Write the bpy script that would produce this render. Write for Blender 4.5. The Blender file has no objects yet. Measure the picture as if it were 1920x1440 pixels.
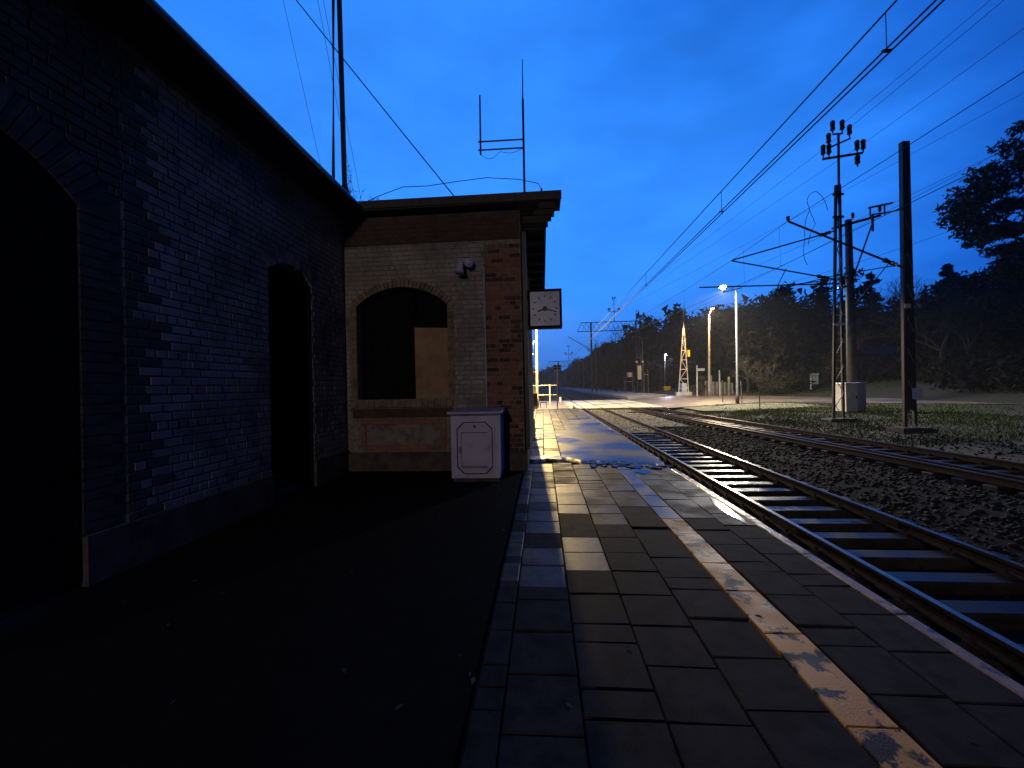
import bpy, bmesh, math, random
import numpy as np
from mathutils import Vector, Matrix
random.seed(7); rng = np.random.default_rng(7)
C = bpy.context.scene.collection
sc = bpy.context.scene
R = math.radians
PI = math.pi
# ------------------------------------------------------------------ camera
cam = bpy.data.cameras.new('camera'); camo = bpy.data.objects.new('camera', cam); C.objects.link(camo)
cam.lens = 14.25; cam.sensor_width = 36; cam.clip_start = .05; cam.clip_end = 3000
right = Vector((.99685, .07609, -.02226)); up = Vector((.02262, -.00394, .99974)); fwd = Vector((-.07599, .99709, .00564))
camo.rotation_mode = 'QUATERNION'
camo.rotation_quaternion = Matrix((right, up, -fwd)).transposed().to_quaternion()
camo.location = (0, 0, 1.64)
sc.camera = camo
# ------------------------------------------------------------------ sky, exposure
sc.view_settings.view_transform = 'Standard'; sc.view_settings.look = 'None'
sc.view_settings.exposure = 0; sc.view_settings.gamma = 1; sc.view_settings.use_curve_mapping = False
SUN_EL, SUN_ROT = R(1.0), R(-14)
w = bpy.data.worlds.new('World'); sc.world = w; w.use_nodes = True
nt = w.node_tree; N = nt.nodes; L = nt.links
for n in list(N): N.remove(n)
out = N.new('ShaderNodeOutputWorld'); bg = N.new('ShaderNodeBackground'); L.new(bg.outputs[0], out.inputs[0])
sky = N.new('ShaderNodeTexSky'); sky.sky_type = 'NISHITA'; sky.sun_disc = False
sky.sun_elevation = SUN_EL; sky.sun_rotation = SUN_ROT
tc = N.new('ShaderNodeTexCoord')
# dusk: blue tint of the low sun's sky, fading away from the afterglow
dot = N.new('ShaderNodeVectorMath'); dot.operation = 'DOT_PRODUCT'; dot.inputs[1].default_value = Vector((-.22, .93, .30)).normalized()
L.new(tc.outputs['Generated'], dot.inputs[0])
mp = N.new('ShaderNodeMapRange'); mp.inputs['From Min'].default_value = -.6; mp.inputs['From Max'].default_value = 1.0
L.new(dot.outputs['Value'], mp.inputs['Value'])
noi = N.new('ShaderNodeTexNoise'); noi.inputs['Scale'].default_value = 1.6; noi.inputs['Detail'].default_value = 4; noi.inputs['Roughness'].default_value = .5
mpn = N.new('ShaderNodeMapping'); mpn.inputs['Scale'].default_value = (1, 1, 2.6)
L.new(tc.outputs['Generated'], mpn.inputs[0]); L.new(mpn.outputs[0], noi.inputs['Vector'])
ma = N.new('ShaderNodeMath'); ma.operation = 'MULTIPLY_ADD'; ma.inputs[1].default_value = .5; ma.inputs[2].default_value = -.24
L.new(noi.outputs['Fac'], ma.inputs[0])
ad = N.new('ShaderNodeMath'); ad.operation = 'ADD'; L.new(mp.outputs[0], ad.inputs[0]); L.new(ma.outputs[0], ad.inputs[1])
cr = N.new('ShaderNodeValToRGB'); L.new(ad.outputs[0], cr.inputs['Fac'])
e = cr.color_ramp.elements
e[0].position = .0; e[0].color = (.0006, .003, .018, 1)
e[1].position = 1.0; e[1].color = (.036, .265, 1.0, 1)
for p, c in ((.45, (.0011, .0075, .05, 1)), (.62, (.004, .042, .27, 1)), (.76, (.0105, .125, .63, 1)), (.87, (.024, .22, .92, 1))):
    k = e.new(p); k.color = c
bw = N.new('ShaderNodeRGBToBW'); L.new(sky.outputs[0], bw.inputs[0])
nm = N.new('ShaderNodeMapRange'); nm.inputs['From Min'].default_value = 0; nm.inputs['From Max'].default_value = 1.2
nm.inputs['To Min'].default_value = 9.4; nm.inputs['To Max'].default_value = 11.8
L.new(bw.outputs[0], nm.inputs['Value'])
sca = N.new('ShaderNodeVectorMath'); sca.operation = 'SCALE'; L.new(cr.outputs[0], sca.inputs[0]); L.new(nm.outputs[0], sca.inputs['Scale'])
sep = N.new('ShaderNodeSeparateXYZ'); L.new(tc.outputs['Generated'], sep.inputs[0])
hzr = N.new('ShaderNodeMapRange'); hzr.interpolation_type = 'SMOOTHSTEP'; hzr.inputs['From Min'].default_value = -.05; hzr.inputs['From Max'].default_value = .3; hzr.inputs['To Min'].default_value = .62
L.new(sep.outputs['Z'], hzr.inputs['Value'])
n2 = N.new('ShaderNodeTexNoise'); n2.inputs['Scale'].default_value = 4.5; n2.inputs['Detail'].default_value = 5; L.new(mpn.outputs[0], n2.inputs['Vector'])
n2r = N.new('ShaderNodeMapRange'); n2r.inputs['From Min'].default_value = .3; n2r.inputs['From Max'].default_value = .7; n2r.inputs['To Min'].default_value = .88; n2r.inputs['To Max'].default_value = 1.12
L.new(n2.outputs['Fac'], n2r.inputs['Value'])
mm = N.new('ShaderNodeMath'); mm.operation = 'MULTIPLY'; L.new(hzr.outputs[0], mm.inputs[0]); L.new(n2r.outputs[0], mm.inputs[1])
sc2 = N.new('ShaderNodeVectorMath'); sc2.operation = 'SCALE'; L.new(sca.outputs[0], sc2.inputs[0]); L.new(mm.outputs[0], sc2.inputs['Scale'])
L.new(sc2.outputs[0], bg.inputs['Color']); bg.inputs['Strength'].default_value = .1
sc.cycles.max_bounces = 5; sc.cycles.use_denoising = True

# ------------------------------------------------------------------ materials
MATS = {}
def mat(name, base, rough=.7, var=None, scale=4, thr=(.4, .6), bump=0, bscale=60, metal=0, wet=None, detail=5, emit=None, estr=0, spec=.5):
    """base colour mixed with var by a noise mask; wet = (roughness low, scale) mixed by another mask; bump = fine relief"""
    if name in MATS: return MATS[name]
    m = bpy.data.materials.new(name); m.use_nodes = True; MATS[name] = m
    t = m.node_tree; n = t.nodes; l = t.links; b = n['Principled BSDF']
    b.inputs['Base Color'].default_value = (*base, 1); b.inputs['Roughness'].default_value = rough; b.inputs['Metallic'].default_value = metal
    b.inputs['Specular IOR Level'].default_value = spec
    g = n.new('ShaderNodeNewGeometry')
    if var:
        x = n.new('ShaderNodeTexNoise'); x.inputs['Scale'].default_value = scale; x.inputs['Detail'].default_value = detail; x.inputs['Roughness'].default_value = .62
        l.new(g.outputs['Position'], x.inputs['Vector'])
        r = n.new('ShaderNodeMapRange'); r.inputs['From Min'].default_value = thr[0]; r.inputs['From Max'].default_value = thr[1]
        l.new(x.outputs['Fac'], r.inputs['Value'])
        mx = n.new('ShaderNodeMix'); mx.data_type = 'RGBA'; mx.inputs[6].default_value = (*base, 1); mx.inputs[7].default_value = (*var, 1)
        l.new(r.outputs[0], mx.inputs[0])
        # a second, broad mask so large faces are never uniform
        y = n.new('ShaderNodeTexNoise'); y.inputs['Scale'].default_value = scale*.17; y.inputs['Detail'].default_value = 3
        l.new(g.outputs['Position'], y.inputs['Vector'])
        oi = n.new('ShaderNodeObjectInfo')
        q = n.new('ShaderNodeMath'); q.operation = 'MULTIPLY_ADD'; q.inputs[1].default_value = .35; l.new(oi.outputs['Random'], q.inputs[0]); l.new(y.outputs['Fac'], q.inputs[2])
        hs = n.new('ShaderNodeHueSaturation'); vr = n.new('ShaderNodeMapRange'); vr.inputs['From Min'].default_value = .3; vr.inputs['From Max'].default_value = 1.0
        vr.inputs['To Min'].default_value = .68; vr.inputs['To Max'].default_value = 1.3
        l.new(q.outputs[0], vr.inputs['Value']); l.new(vr.outputs[0], hs.inputs['Value']); l.new(mx.outputs[2], hs.inputs['Color'])
        l.new(hs.outputs[0], b.inputs['Base Color'])
    if wet:
        x = n.new('ShaderNodeTexNoise'); x.inputs['Scale'].default_value = wet[1]; x.inputs['Detail'].default_value = 4
        l.new(g.outputs['Position'], x.inputs['Vector'])
        r = n.new('ShaderNodeMapRange'); r.inputs['From Min'].default_value = .42; r.inputs['From Max'].default_value = .62
        r.inputs['To Min'].default_value = wet[0]; r.inputs['To Max'].default_value = rough
        l.new(x.outputs['Fac'], r.inputs['Value']); l.new(r.outputs[0], b.inputs['Roughness'])
    if bump:
        x = n.new('ShaderNodeTexNoise'); x.inputs['Scale'].default_value = bscale; x.inputs['Detail'].default_value = 4
        l.new(g.outputs['Position'], x.inputs['Vector'])
        bp = n.new('ShaderNodeBump'); bp.inputs['Strength'].default_value = bump; bp.inputs['Distance'].default_value = .008
        l.new(x.outputs['Fac'], bp.inputs['Height']); l.new(bp.outputs[0], b.inputs['Normal'])
    if emit:
        b.inputs['Emission Color'].default_value = (*emit, 1); b.inputs['Emission Strength'].default_value = estr
    return m
paver = mat('wet_concrete_slab', (.03, .027, .024), .7, (.014, .013, .012), 5, (.42, .62), .3, 170, wet=(.46, 2.0), spec=.14)
paver2 = mat('lamplit_wet_slab', (.085, .06, .038), .42, (.035, .026, .017), 6, (.42, .62), .3, 170, wet=(.42, 2.3), spec=.18)  # yellow lamp light put into the slab colour
paver3 = mat('dry_concrete_slab', (.025, .021, .019), .8, (.011, .01, .009), 6, (.44, .6), .35, 190, spec=.12)
bed = mat('sand_joint', (.018, .016, .014), .9, (.03, .028, .02), 20)
smooth = mat('wet_smooth_concrete', (.055, .05, .047), .62, (.036, .033, .031), 2, (.4, .65), .25, 45, wet=(.26, .45), spec=.22)
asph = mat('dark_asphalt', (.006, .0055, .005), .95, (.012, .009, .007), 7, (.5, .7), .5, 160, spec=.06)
paint = mat('worn_lamp_tinted_paint', (.76, .36, .09), .6, (.05, .042, .036), 5, (.52, .57), .4, 120, wet=(.35, 3), spec=.15)  # worn stripe paint, warm lamp light tinted into its base colour
coping = mat('painted_coping', (.38, .22, .08), .45, (.08, .07, .06), 8, (.48, .6), .3, 90, wet=(.15, 4))
brick = mat('red_brick', (.23, .11, .08), .85, (.12, .065, .05), 9, (.4, .65), .5, 70)
brickd = mat('dark_red_brick', (.075, .04, .033), .9, (.04, .024, .022), 9, (.4, .65), .5, 70)
mortar = mat('lime_mortar', (.25, .22, .19), .9, (.14, .12, .11), 14, (.4, .6), .3, 120)
wpaint = mat('whitewashed_brick', (.29, .285, .29), .9, (.12, .105, .1), 1.6, (.42, .72), .4, 60, spec=.12)
wpaintd = mat('whitewash_in_joint', (.21, .205, .21), .95, (.09, .085, .08), 5, (.45, .65), .4, 60)
buffb = mat('weathered_buff_brick', (.2, .16, .12), .85, (.1, .08, .07), 8, (.45, .65), .4, 70)
plinthm = mat('dirty_plinth_render', (.07, .062, .06), .9, (.035, .03, .03), 5, (.4, .6), .4, 60)
tar = mat('tarred_roof_felt', (.025, .025, .028), .7, (.045, .042, .04), 4, (.4, .6), .3, 40)
fasc = mat('weathered_fascia', (.06, .05, .045), .75, (.035, .03, .028), 12, (.4, .6), .2, 60)
soff = mat('dark_soffit_boards', (.035, .026, .022), .85, (.02, .016, .014), 10)
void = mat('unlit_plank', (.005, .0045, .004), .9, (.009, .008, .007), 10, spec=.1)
ply = mat('plywood_board', (.3, .2, .12), .7, (.22, .145, .085), 5, (.4, .6), .15, 50)
cabm = mat('pale_cabinet_paint', (.38, .38, .64), .5, (.24, .23, .4), 3, (.5, .7), .15, 40)
iron = mat('dark_painted_steel', (.03, .03, .034), .5, (.055, .04, .033), 12, (.5, .65), .3, 60)
galv = mat('galvanised_steel', (.32, .34, .35), .42, (.2, .2, .2), 9, (.45, .65), .15, 50, metal=.5)
railm = mat('rail_head_steel', (.32, .27, .23), .27, (.12, .06, .035), 6, (.5, .75), .1, 60, metal=.85)
railr = mat('rusty_rail_web', (.034, .02, .015), .85, (.02, .012, .01), 12, (.4, .6), .3, 60, spec=.15)
sleep = mat('wet_concrete_sleeper', (.035, .032, .029), .5, (.018, .016, .015), 4, (.4, .6), .3, 60, wet=(.15, 1.6), spec=.2)
stone = mat('ballast_stone', (.022, .02, .017), .8, (.01, .008, .007), 7, (.4, .6), .4, 50, spec=.2)
soil = mat('ballast_bed', (.008, .007, .006), .95, (.016, .014, .011), 9, (.4, .6), 1.0, 30, spec=.1)
earth = mat('grassy_earth', (.016, .024, .009), .95, (.026, .025, .014), .5, (.42, .6), .6, 20)
road = mat('damp_brown_road', (.27, .21, .15), .55, (.18, .14, .105), .8, (.4, .6), .4, 25, wet=(.3, .5))
xing = mat('crossing_panel', (.58, .53, .42), .55, (.38, .34, .26), 1.6, (.45, .65), .3, 30, wet=(.25, .8))
grassm = mat('grass_blades', (.028, .062, .012), .9, (.045, .066, .017), 1.2, (.4, .6))
bark = mat('tree_bark', (.05, .042, .033), .9, (.03, .026, .022), 5)
twig = mat('bare_twigs', (.05, .043, .036), .9, (.035, .03, .026), 3)
needle = mat('pine_needles', (.022, .036, .018), .9, (.012, .02, .012), 1.2)
ivy = mat('olive_leaves', (.075, .08, .028), .8, (.045, .05, .02), 1.2)
woodm = mat('dark_woodland', (.008, .01, .007), .95, (.013, .013, .009), .4, spec=.1)
conc = mat('pale_concrete', (.27, .27, .265), .8, (.18, .175, .17), 4, (.45, .65), .3, 30)
whitep = mat('white_paint', (.7, .7, .68), .5, (.5, .5, .48), 6, (.5, .7))
yellowp = mat('yellow_plastic', (.75, .6, .02), .4, (.6, .46, .02), 4)
blackp = mat('black_enamel', (.008, .008, .01), .7, spec=.12)
bluep = mat('pale_blue_plate', (.62, .7, .9), .4, (.5, .6, .8), 10)
facem = mat('clock_dial', (.46, .54, .86), .4, (.36, .42, .68), 5, (.45, .65))
redp = mat('red_paint', (.3, .05, .04), .5)
rooft = mat('grey_roof_tiles', (.025, .024, .025), .9, (.018, .017, .018), 2, spec=.1)
rendr = mat('grey_render', (.1, .1, .105), .85, (.07, .07, .075), 1)
cable = mat('black_cable', (.015, .015, .017), .6)
ceram = mat('brown_insulator', (.05, .03, .022), .25)

# ------------------------------------------------------------------ builders
def tag(o, label=None, cat=None, group=None, kind=None):
    if label: o['label'] = label
    if cat: o['category'] = cat
    if group: o['group'] = group
    if kind: o['kind'] = kind
    return o
def thing(name, loc, label, cat, group=None):
    o = bpy.data.objects.new(name, None); C.objects.link(o); o.location = loc; o.empty_display_size = .2
    return tag(o, label, cat, group)
ORG = {}
def world_of(o):
    v = Vector((0, 0, 0))
    while o is not None: v = v + o.location; o = o.parent
    return v
class MB:
    def __init__(s): s.v = []; s.f = []; s.mi = []; s.cur = 0
    def add(s, vs, fs):
        k = len(s.v); s.v += [tuple(x) for x in vs]; s.f += [tuple(i+k for i in f) for f in fs]; s.mi += [s.cur]*len(fs); return s
    def box(s, c, d, rot=None, ch=0):
        x, y, z = d[0]/2, d[1]/2, d[2]/2
        if ch:   # chamfered top
            P = [(-x,-y,-z),(x,-y,-z),(x,y,-z),(-x,y,-z),(-x,-y,z-ch),(x,-y,z-ch),(x,y,z-ch),(-x,y,z-ch),(-x+ch,-y+ch,z),(x-ch,-y+ch,z),(x-ch,y-ch,z),(-x+ch,y-ch,z)]
            F = [(3,2,1,0)]+[(i,(i+1)%4,4+(i+1)%4,4+i) for i in range(4)]+[(4+i,4+(i+1)%4,8+(i+1)%4,8+i) for i in range(4)]+[(8,9,10,11)]
        else:
            P = [(-x,-y,-z),(x,-y,-z),(x,y,-z),(-x,y,-z),(-x,-y,z),(x,-y,z),(x,y,z),(-x,y,z)]
            F = [(3,2,1,0),(4,5,6,7),(0,1,5,4),(1,2,6,5),(2,3,7,6),(3,0,4,7)]
        P = [Vector(p) for p in P]
        if rot: P = [rot @ p for p in P]
        c = Vector(c); return s.add([p+c for p in P], F)
    def bx(s, x0, x1, y0, y1, z0, z1, ch=0): return s.box(((x0+x1)/2, (y0+y1)/2, (z0+z1)/2), (x1-x0, y1-y0, z1-z0), ch=ch)
    def tube(s, pts, r, n=6, cap=True):
        pts = [Vector(p) for p in pts]; rr = r if isinstance(r, (list, tuple)) else [r]*len(pts); vs = []; fs = []
        for i, p in enumerate(pts):
            d = (pts[min(i+1, len(pts)-1)]-pts[max(i-1, 0)]).normalized()
            a = d.cross(Vector((0, 0, 1)));
            if a.length < .05: a = d.cross(Vector((1, 0, 0)))
            a.normalize(); b = d.cross(a)
            for k in range(n):
                t = 2*PI*k/n; vs.append(p+(a*math.cos(t)+b*math.sin(t))*rr[i])
        for i in range(len(pts)-1):
            for k in range(n): fs.append((i*n+k, i*n+(k+1) % n, (i+1)*n+(k+1) % n, (i+1)*n+k))
        if cap: fs.append(tuple(range(n))[::-1]); fs.append(tuple((len(pts)-1)*n+k for k in range(n)))
        return s.add(vs, fs)
    def bar(s, a, b, w, h=None):   # square bar between two points
        a, b = Vector(a), Vector(b); d = b-a; h = h or w
        rot = d.to_track_quat('Z', 'Y').to_matrix()
        return s.box((a+b)/2, (w, h, d.length), rot)
    def prism(s, poly, fn, d0, d1):   # poly 2d (u,v) -> fn(u,v,depth)
        n = len(poly); vs = [fn(u, v, d0) for u, v in poly]+[fn(u, v, d1) for u, v in poly]
        fs = [tuple(range(n)), tuple(range(2*n-1, n-1, -1))]+[(i, i+n, (i+1) % n+n, (i+1) % n) for i in range(n)]
        return s.add(vs, fs)
    def build(s, name, m, parent=None, kind=None, smooth_=False, fixn=True):
        me = bpy.data.meshes.new(name); o = bpy.data.objects.new(name, me); C.objects.link(o)
        off = Vector((0, 0, 0))
        if parent is not None: o.parent = parent; off = world_of(parent)
        me.from_pydata([(a-off.x, b-off.y, c-off.z) for a, b, c in s.v], [], s.f)
        ms = m if isinstance(m, (list, tuple)) else [m]
        for q in ms: me.materials.append(q)
        if len(ms) > 1: me.polygons.foreach_set('material_index', s.mi)
        if fixn:
            b = bmesh.new(); b.from_mesh(me); bmesh.ops.recalc_face_normals(b, faces=b.faces); b.to_mesh(me); b.free()
        if smooth_: me.polygons.foreach_set('use_smooth', [True]*len(me.polygons))
        me.update()
        if kind: o['kind'] = kind
        return o
def inst(name, me, parent, loc, rot=(0, 0, 0), scale=(1, 1, 1)):
    o = bpy.data.objects.new(name, me); C.objects.link(o)
    if parent is not None: o.parent = parent; loc = Vector(loc)-world_of(parent)
    o.location = loc; o.rotation_euler = rot; o.scale = scale; return o
def npmesh(name, V, F, m, parent=None, kind=None):
    me = bpy.data.meshes.new(name); V = np.asarray(V, np.float32); F = np.asarray(F, np.int32)
    if parent is not None: V = V-np.array(world_of(parent), np.float32)
    me.vertices.add(len(V)); me.vertices.foreach_set('co', V.ravel())
    k = F.shape[1]; me.loops.add(F.size); me.loops.foreach_set('vertex_index', F.ravel())
    me.polygons.add(len(F)); me.polygons.foreach_set('loop_start', np.arange(0, F.size, k, dtype=np.int32))
    me.update(calc_edges=True); me.validate()
    me.materials.append(m); o = bpy.data.objects.new(name, me); C.objects.link(o)
    if parent is not None: o.parent = parent
    if kind: o['kind'] = kind
    return o
def child_from(me_obj, name, parent):   # copy a part under another thing
    c = me_obj.copy(); C.objects.link(c); c.parent = parent; return c
def copy_tree(o, loc, label, rotz=0, scale=None):
    r = o.copy(); C.objects.link(r); r.location = loc; r['label'] = label; r.rotation_euler = (0, 0, rotz)
    if scale: r.scale = (scale, scale, scale)
    for ch in [x for x in bpy.data.objects if x.parent == o]:
        c = ch.copy(); C.objects.link(c); c.parent = r
        for g in [x for x in bpy.data.objects if x.parent == ch]:
            d = g.copy(); C.objects.link(d); d.parent = c
    return r
def lamp(name, loc, col, power, parent, radius=.12, spread=12, cut=.12):
    ld = bpy.data.lights.new(name, 'POINT'); ld.energy = power; ld.color = col; ld.shadow_soft_size = radius
    # street luminaire optics: throws more light sideways than straight down, none upwards
    ld.use_nodes = True; t = ld.node_tree; em = t.nodes['Emission']; tcn = t.nodes.new('ShaderNodeTexCoord'); sp = t.nodes.new('ShaderNodeSeparateXYZ')
    t.links.new(tcn.outputs['Normal'], sp.inputs[0])
    def mth(op, a, b):
        n = t.nodes.new('ShaderNodeMath'); n.operation = op
        for i, q in enumerate((a, b)):
            if isinstance(q, (int, float)): n.inputs[i].default_value = q
            else: t.links.new(q, n.inputs[i])
        return n.outputs[0]
    c = mth('MAXIMUM', mth('MULTIPLY', sp.outputs['Z'], -1.0), -1.0)
    gain = mth('MINIMUM', mth('POWER', mth('MAXIMUM', c, .05), -2.0), spread)
    t.links.new(mth('MULTIPLY', gain, mth('MINIMUM', mth('MAXIMUM', mth('MULTIPLY', mth('SUBTRACT', c, cut), 6.0), 0.0), 1.0)), em.inputs['Strength'])
    o = bpy.data.objects.new(name, ld); C.objects.link(o)
    if parent is not None: o.parent = parent; o.location = Vector(loc)-world_of(parent)
    else: o.location = loc
    return o

# ------------------------------------------------------------------ ground
def ground_z(x, y):
    z = -.62
    if x > 10.5: z = -.62+.17*min(1, (x-10.5)/3)
    if x > 34: z += min(16, (x-34)*.14+.0018*(x-34)**2)
    if y > 60 and x > 20: z += min(3, (y-60)*.03)*min(1, (x-20)/6)
    if x < -14 : z += min(6, (-14-x)*.05)
    return z
xs = np.concatenate([np.arange(-200, -20, 15), np.arange(-20, 60, 1.6), np.arange(60, 401, 20)])
ys = np.concatenate([np.arange(-60, -10, 10), np.arange(-10, 90, 2), np.arange(90, 1500, 60)])
V = []; F = []
for j, y in enumerate(ys):
    for i, x in enumerate(xs):
        n = .0 if 2 < x < 10.4 else random.uniform(-.04, .04)
        V.append((x, y, ground_z(x, y)+n-(.3 if x < 2.4 and y < 60 else 0)))
W = len(xs)
for j in range(len(ys)-1):
    for i in range(W-1): F.append((j*W+i, j*W+i+1, (j+1)*W+i+1, (j+1)*W+i))
g = npmesh('ground', V, F, earth, kind='structure')
g.data.polygons.foreach_set('use_smooth', [True]*len(g.data.polygons))
mb = MB(); mb.bx(2.55, 10.8, -14, 260, -.75, -.6)
mb.build('ballast_bed', soil, kind='structure')

# platform body
def ptop(y): return 0 if y < 28.5 else max(-.31, -(y-28.5)*.31/5.2)
plat = MB()
ysn = [-14, 8.3, 9.0, 28.5, 34.2]
for a, b in zip(ysn[:-1], ysn[1:]):
    za, zb = ptop(a)-.06, ptop(b)-.06
    plat.add([(-.42, a, -.9), (2.42, a, -.9), (2.42, b, -.9), (-.42, b, -.9), (-.42, a, za), (2.42, a, za), (2.42, b, zb), (-.42, b, zb)],
             [(3, 2, 1, 0), (4, 5, 6, 7), (0, 1, 5, 4), (1, 2, 6, 5), (2, 3, 7, 6), (3, 0, 4, 7)])
plat_o = plat.build('platform', bed, kind='structure')
mb = MB(); mb.bx(2.42, 2.5, -14, 34.2, -.8, -.075); mb.build('platform_wall', plinthm, plat_o)
# asphalt to the left of the paving, and beyond the building
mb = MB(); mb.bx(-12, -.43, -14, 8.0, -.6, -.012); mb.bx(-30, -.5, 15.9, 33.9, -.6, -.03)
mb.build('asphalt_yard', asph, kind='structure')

# paving slabs: shared meshes, each slab an object near the camera, one joined part beyond
def slab_mesh(w, d, h=.06):
    m = MB(); m.box((0, 0, -h/2), (w, d, h), ch=.006)
    me = bpy.data.meshes.new('paving_slab'); me.from_pydata(m.v, [], m.f); return me
cols = [(-.40, -.24), (-.24, .16), (.16, .56), (.56, .97), (.97, 1.385), (1.65, 2.03), (2.03, 2.40)]
slabs = []   # x, y, w, d, mat
for ci, (a, b) in enumerate(cols):
    y = -2.0+random.random()*.3
    step = .40 if ci else .34
    while y < 8.25:
        d = step*(1 if random.random() < .86 else .5)
        slabs.append(((a+b)/2, y+d/2, b-a-.009, d-.009, 0)); y += d
y = -1.6
while y < 8.2:
    d = random.choice([.55, .6, .5, .72]); slabs.append((1.517, y+d/2, .246, d-.012, 2 if y < 4.6 else 4)); y += d
cols2 = [(-.62, -.42), (-.42, -.02), (-.02, .38), (.38, .78)]
for ci, (a, b) in enumerate(cols2):
    y = 9.05 if (b < .4 and a > -.45) else 14.6
    if ci == 0: y = 15.9
    while y < 34:
        if not (ci == 3 and y < 14.5): slabs.append(((a+b)/2, y+.2, b-a-.016, .384, 1 if random.random() < .55 else 0))
        y += .4
for a, b in ((.78, 1.18),):
    y = 17.0
    while y < 34: slabs.append(((a+b)/2, y+.2, .386, .386, 0)); y += .4
for a in (1.18, 1.7):
    y = 20.0
    while y < 34: slabs.append((a+.25, y+.45, .49, .88, 0)); y += .9
slabs.sort(key=lambda s: s[1] if s[1] > .9 else 100+abs(s[1]))
cache = {}; rest = {0: MB(), 1: MB(), 2: MB()}
pm = {0: paver, 1: paver2, 2: paint, 3: paver3, 4: mat('pale_smooth_kerb_stone', (.2, .19, .19), .5, (.12, .115, .115), 3, (.4, .65), .2, 60, wet=(.3, 2), spec=.3)}; rest[3] = MB(); rest[4] = MB()
for i, (x, y, ww, dd, k) in enumerate(slabs):
    tilt = (random.gauss(0, .006), random.gauss(0, .009), random.gauss(0, .006)); dz = random.gauss(0, .0035)
    if k == 2: dz += .002
    if k == 0 and random.random() < .45 and x < .5 and y > 3.4: k = 1  # ochre slabs paint the lamp's warm streak along these columns
    if k == 0 and random.random() < (1 if y < 5.0 else .5 if y < 5.8 else .0): k = 3
    if i < 295:
        key = (round(ww, 2), round(dd, 2), k)
        if key not in cache:
            me = slab_mesh(ww, dd); me.materials.append(pm[k]); cache[key] = me
        inst('paving_slab', cache[key], plat_o, (x, y, ptop(y)+dz), tilt)
    else:
        rot = Matrix.Rotation(tilt[0]-(.06 if y > 28.5 else 0), 3, 'X') @ Matrix.Rotation(tilt[1], 3, 'Y')
        rest[k].box((x, y, ptop(y)+dz-.03), (ww, dd, .06), rot, ch=.006)
for k, nm in ((0, 'far_paving_slabs'), (1, 'far_lamplit_slabs')):
    if rest[k].v: rest[k].build(nm, pm[k], plat_o, kind='stuff')
# smooth wet resurfaced strip with a broken lip towards the camera
mb = MB(); nx = 40; ny = 60
def lipy(x): return 9.0-.7*max(0, min(1, (x+.3)/2.2))+.10*math.sin(x*5.1)+.07*math.sin(x*13+1)+.04*math.sin(x*31)
vs = []
X0, X1 = -.42, 2.40
def sheet(xa, xb, yf, yb, nx, ny, zf, name):
    vs = []; fs = []
    for i in range(nx+1):
        x = xa+(xb-xa)*i/nx; a = yf(x)
        for j in range(ny+1):
            y = a+(yb-a)*j/ny
            z = zf(x, y)-(.05 if j == 0 else 0)
            if j == 0: y -= .012
            vs.append((x, y, z))
    for i in range(nx):
        for j in range(ny): fs.append((i*(ny+1)+j, (i+1)*(ny+1)+j, (i+1)*(ny+1)+j+1, i*(ny+1)+j+1))
    m = MB(); m.add(vs, fs); return m
def zs(x, y): return .028+.006*math.sin(x*2.1+y*.8)+.003*math.sin(y*3.3+x*4)-.02*max(0, (y-12)/4) if y < 16 else .008
m1 = sheet(.384, 2.40, lipy, 14.58, 46, 40, zs, 'a'); o = m1.build('concrete_overlay', smooth, plat_o, smooth_=True)
m1 = sheet(-.42, .384, lambda x: lipy(x), 9.06+.35, 16, 4, lambda x, y: .012, 'b'); m1.build('concrete_overlay', smooth, plat_o)
m1 = sheet(.784, 2.40, lambda x: 14.584, 16.98, 16, 12, lambda x, y: -.004, 'c'); m1.build('concrete_overlay', smooth, plat_o)
m1 = sheet(1.184, 2.40, lambda x: 16.984, 19.98, 16, 12, lambda x, y: -.006, 'd'); m1.build('concrete_overlay', smooth, plat_o)
m1 = sheet(2.19, 2.40, lambda x: 19.984, 34.1, 4, 30, lambda x, y: ptop(y)-.004, 'd'); m1.build('concrete_overlay', smooth, plat_o)
# loose broken pieces at the lip
mb = MB()
for i in range(26):
    x = random.uniform(.9, 2.42); y = lipy(x)-random.uniform(.0, .38)
    mb.box((x, y, .006), (random.uniform(.05, .2), random.uniform(.04, .14), .03), Matrix.Rotation(random.random()*3, 3, 'Z') @ Matrix.Rotation(random.gauss(0, .12), 3, 'X'))
mb.build('broken_concrete_pieces', smooth, plat_o, kind='stuff')
water = mat('puddle_water', (.02, .018, .016), .12, spec=.4)
def puddle(cx_, cy_, rx, ry, seed, z=.007):
    r_ = random.Random(seed); m = MB(); n = 26; ph = [r_.random()*6.28 for _ in range(4)]; pts = []
    for i in range(n):
        a = 2*PI*i/n; k = 1+.22*math.sin(2*a+ph[0])+.16*math.sin(3*a+ph[1])+.1*math.sin(5*a+ph[2]); pts.append((cx_+rx*k*math.cos(a), cy_+ry*k*math.sin(a), z))
    m.add([(cx_, cy_, z)]+pts, [(0, 1+i, 1+(i+1) % n) for i in range(n)]); m.build('puddle', water, plat_o)
for a in ((2.3, 5.4, .05, .6, 1), (-.2, 12.7, .1, .3, 6, .02), (1.8, 7.7, .12, .2, 7)): puddle(*a)
# coping stones along the edge
y = -3
while y < 33.5:
    d = random.uniform(.95, 1.05)
    if not (7.2 < y < 8.0):
        m = MB(); m.box((2.45, y+d/2, ptop(y+d/2)-.035), (.09, d-.012, .07), Matrix.Rotation(random.gauss(0, .012), 3, 'Z') @ Matrix.Rotation(-.06 if y > 28.3 else random.gauss(0, .002), 3, 'X'), ch=.008)
        m.build('coping_stone', coping, plat_o)
    y += d

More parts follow.
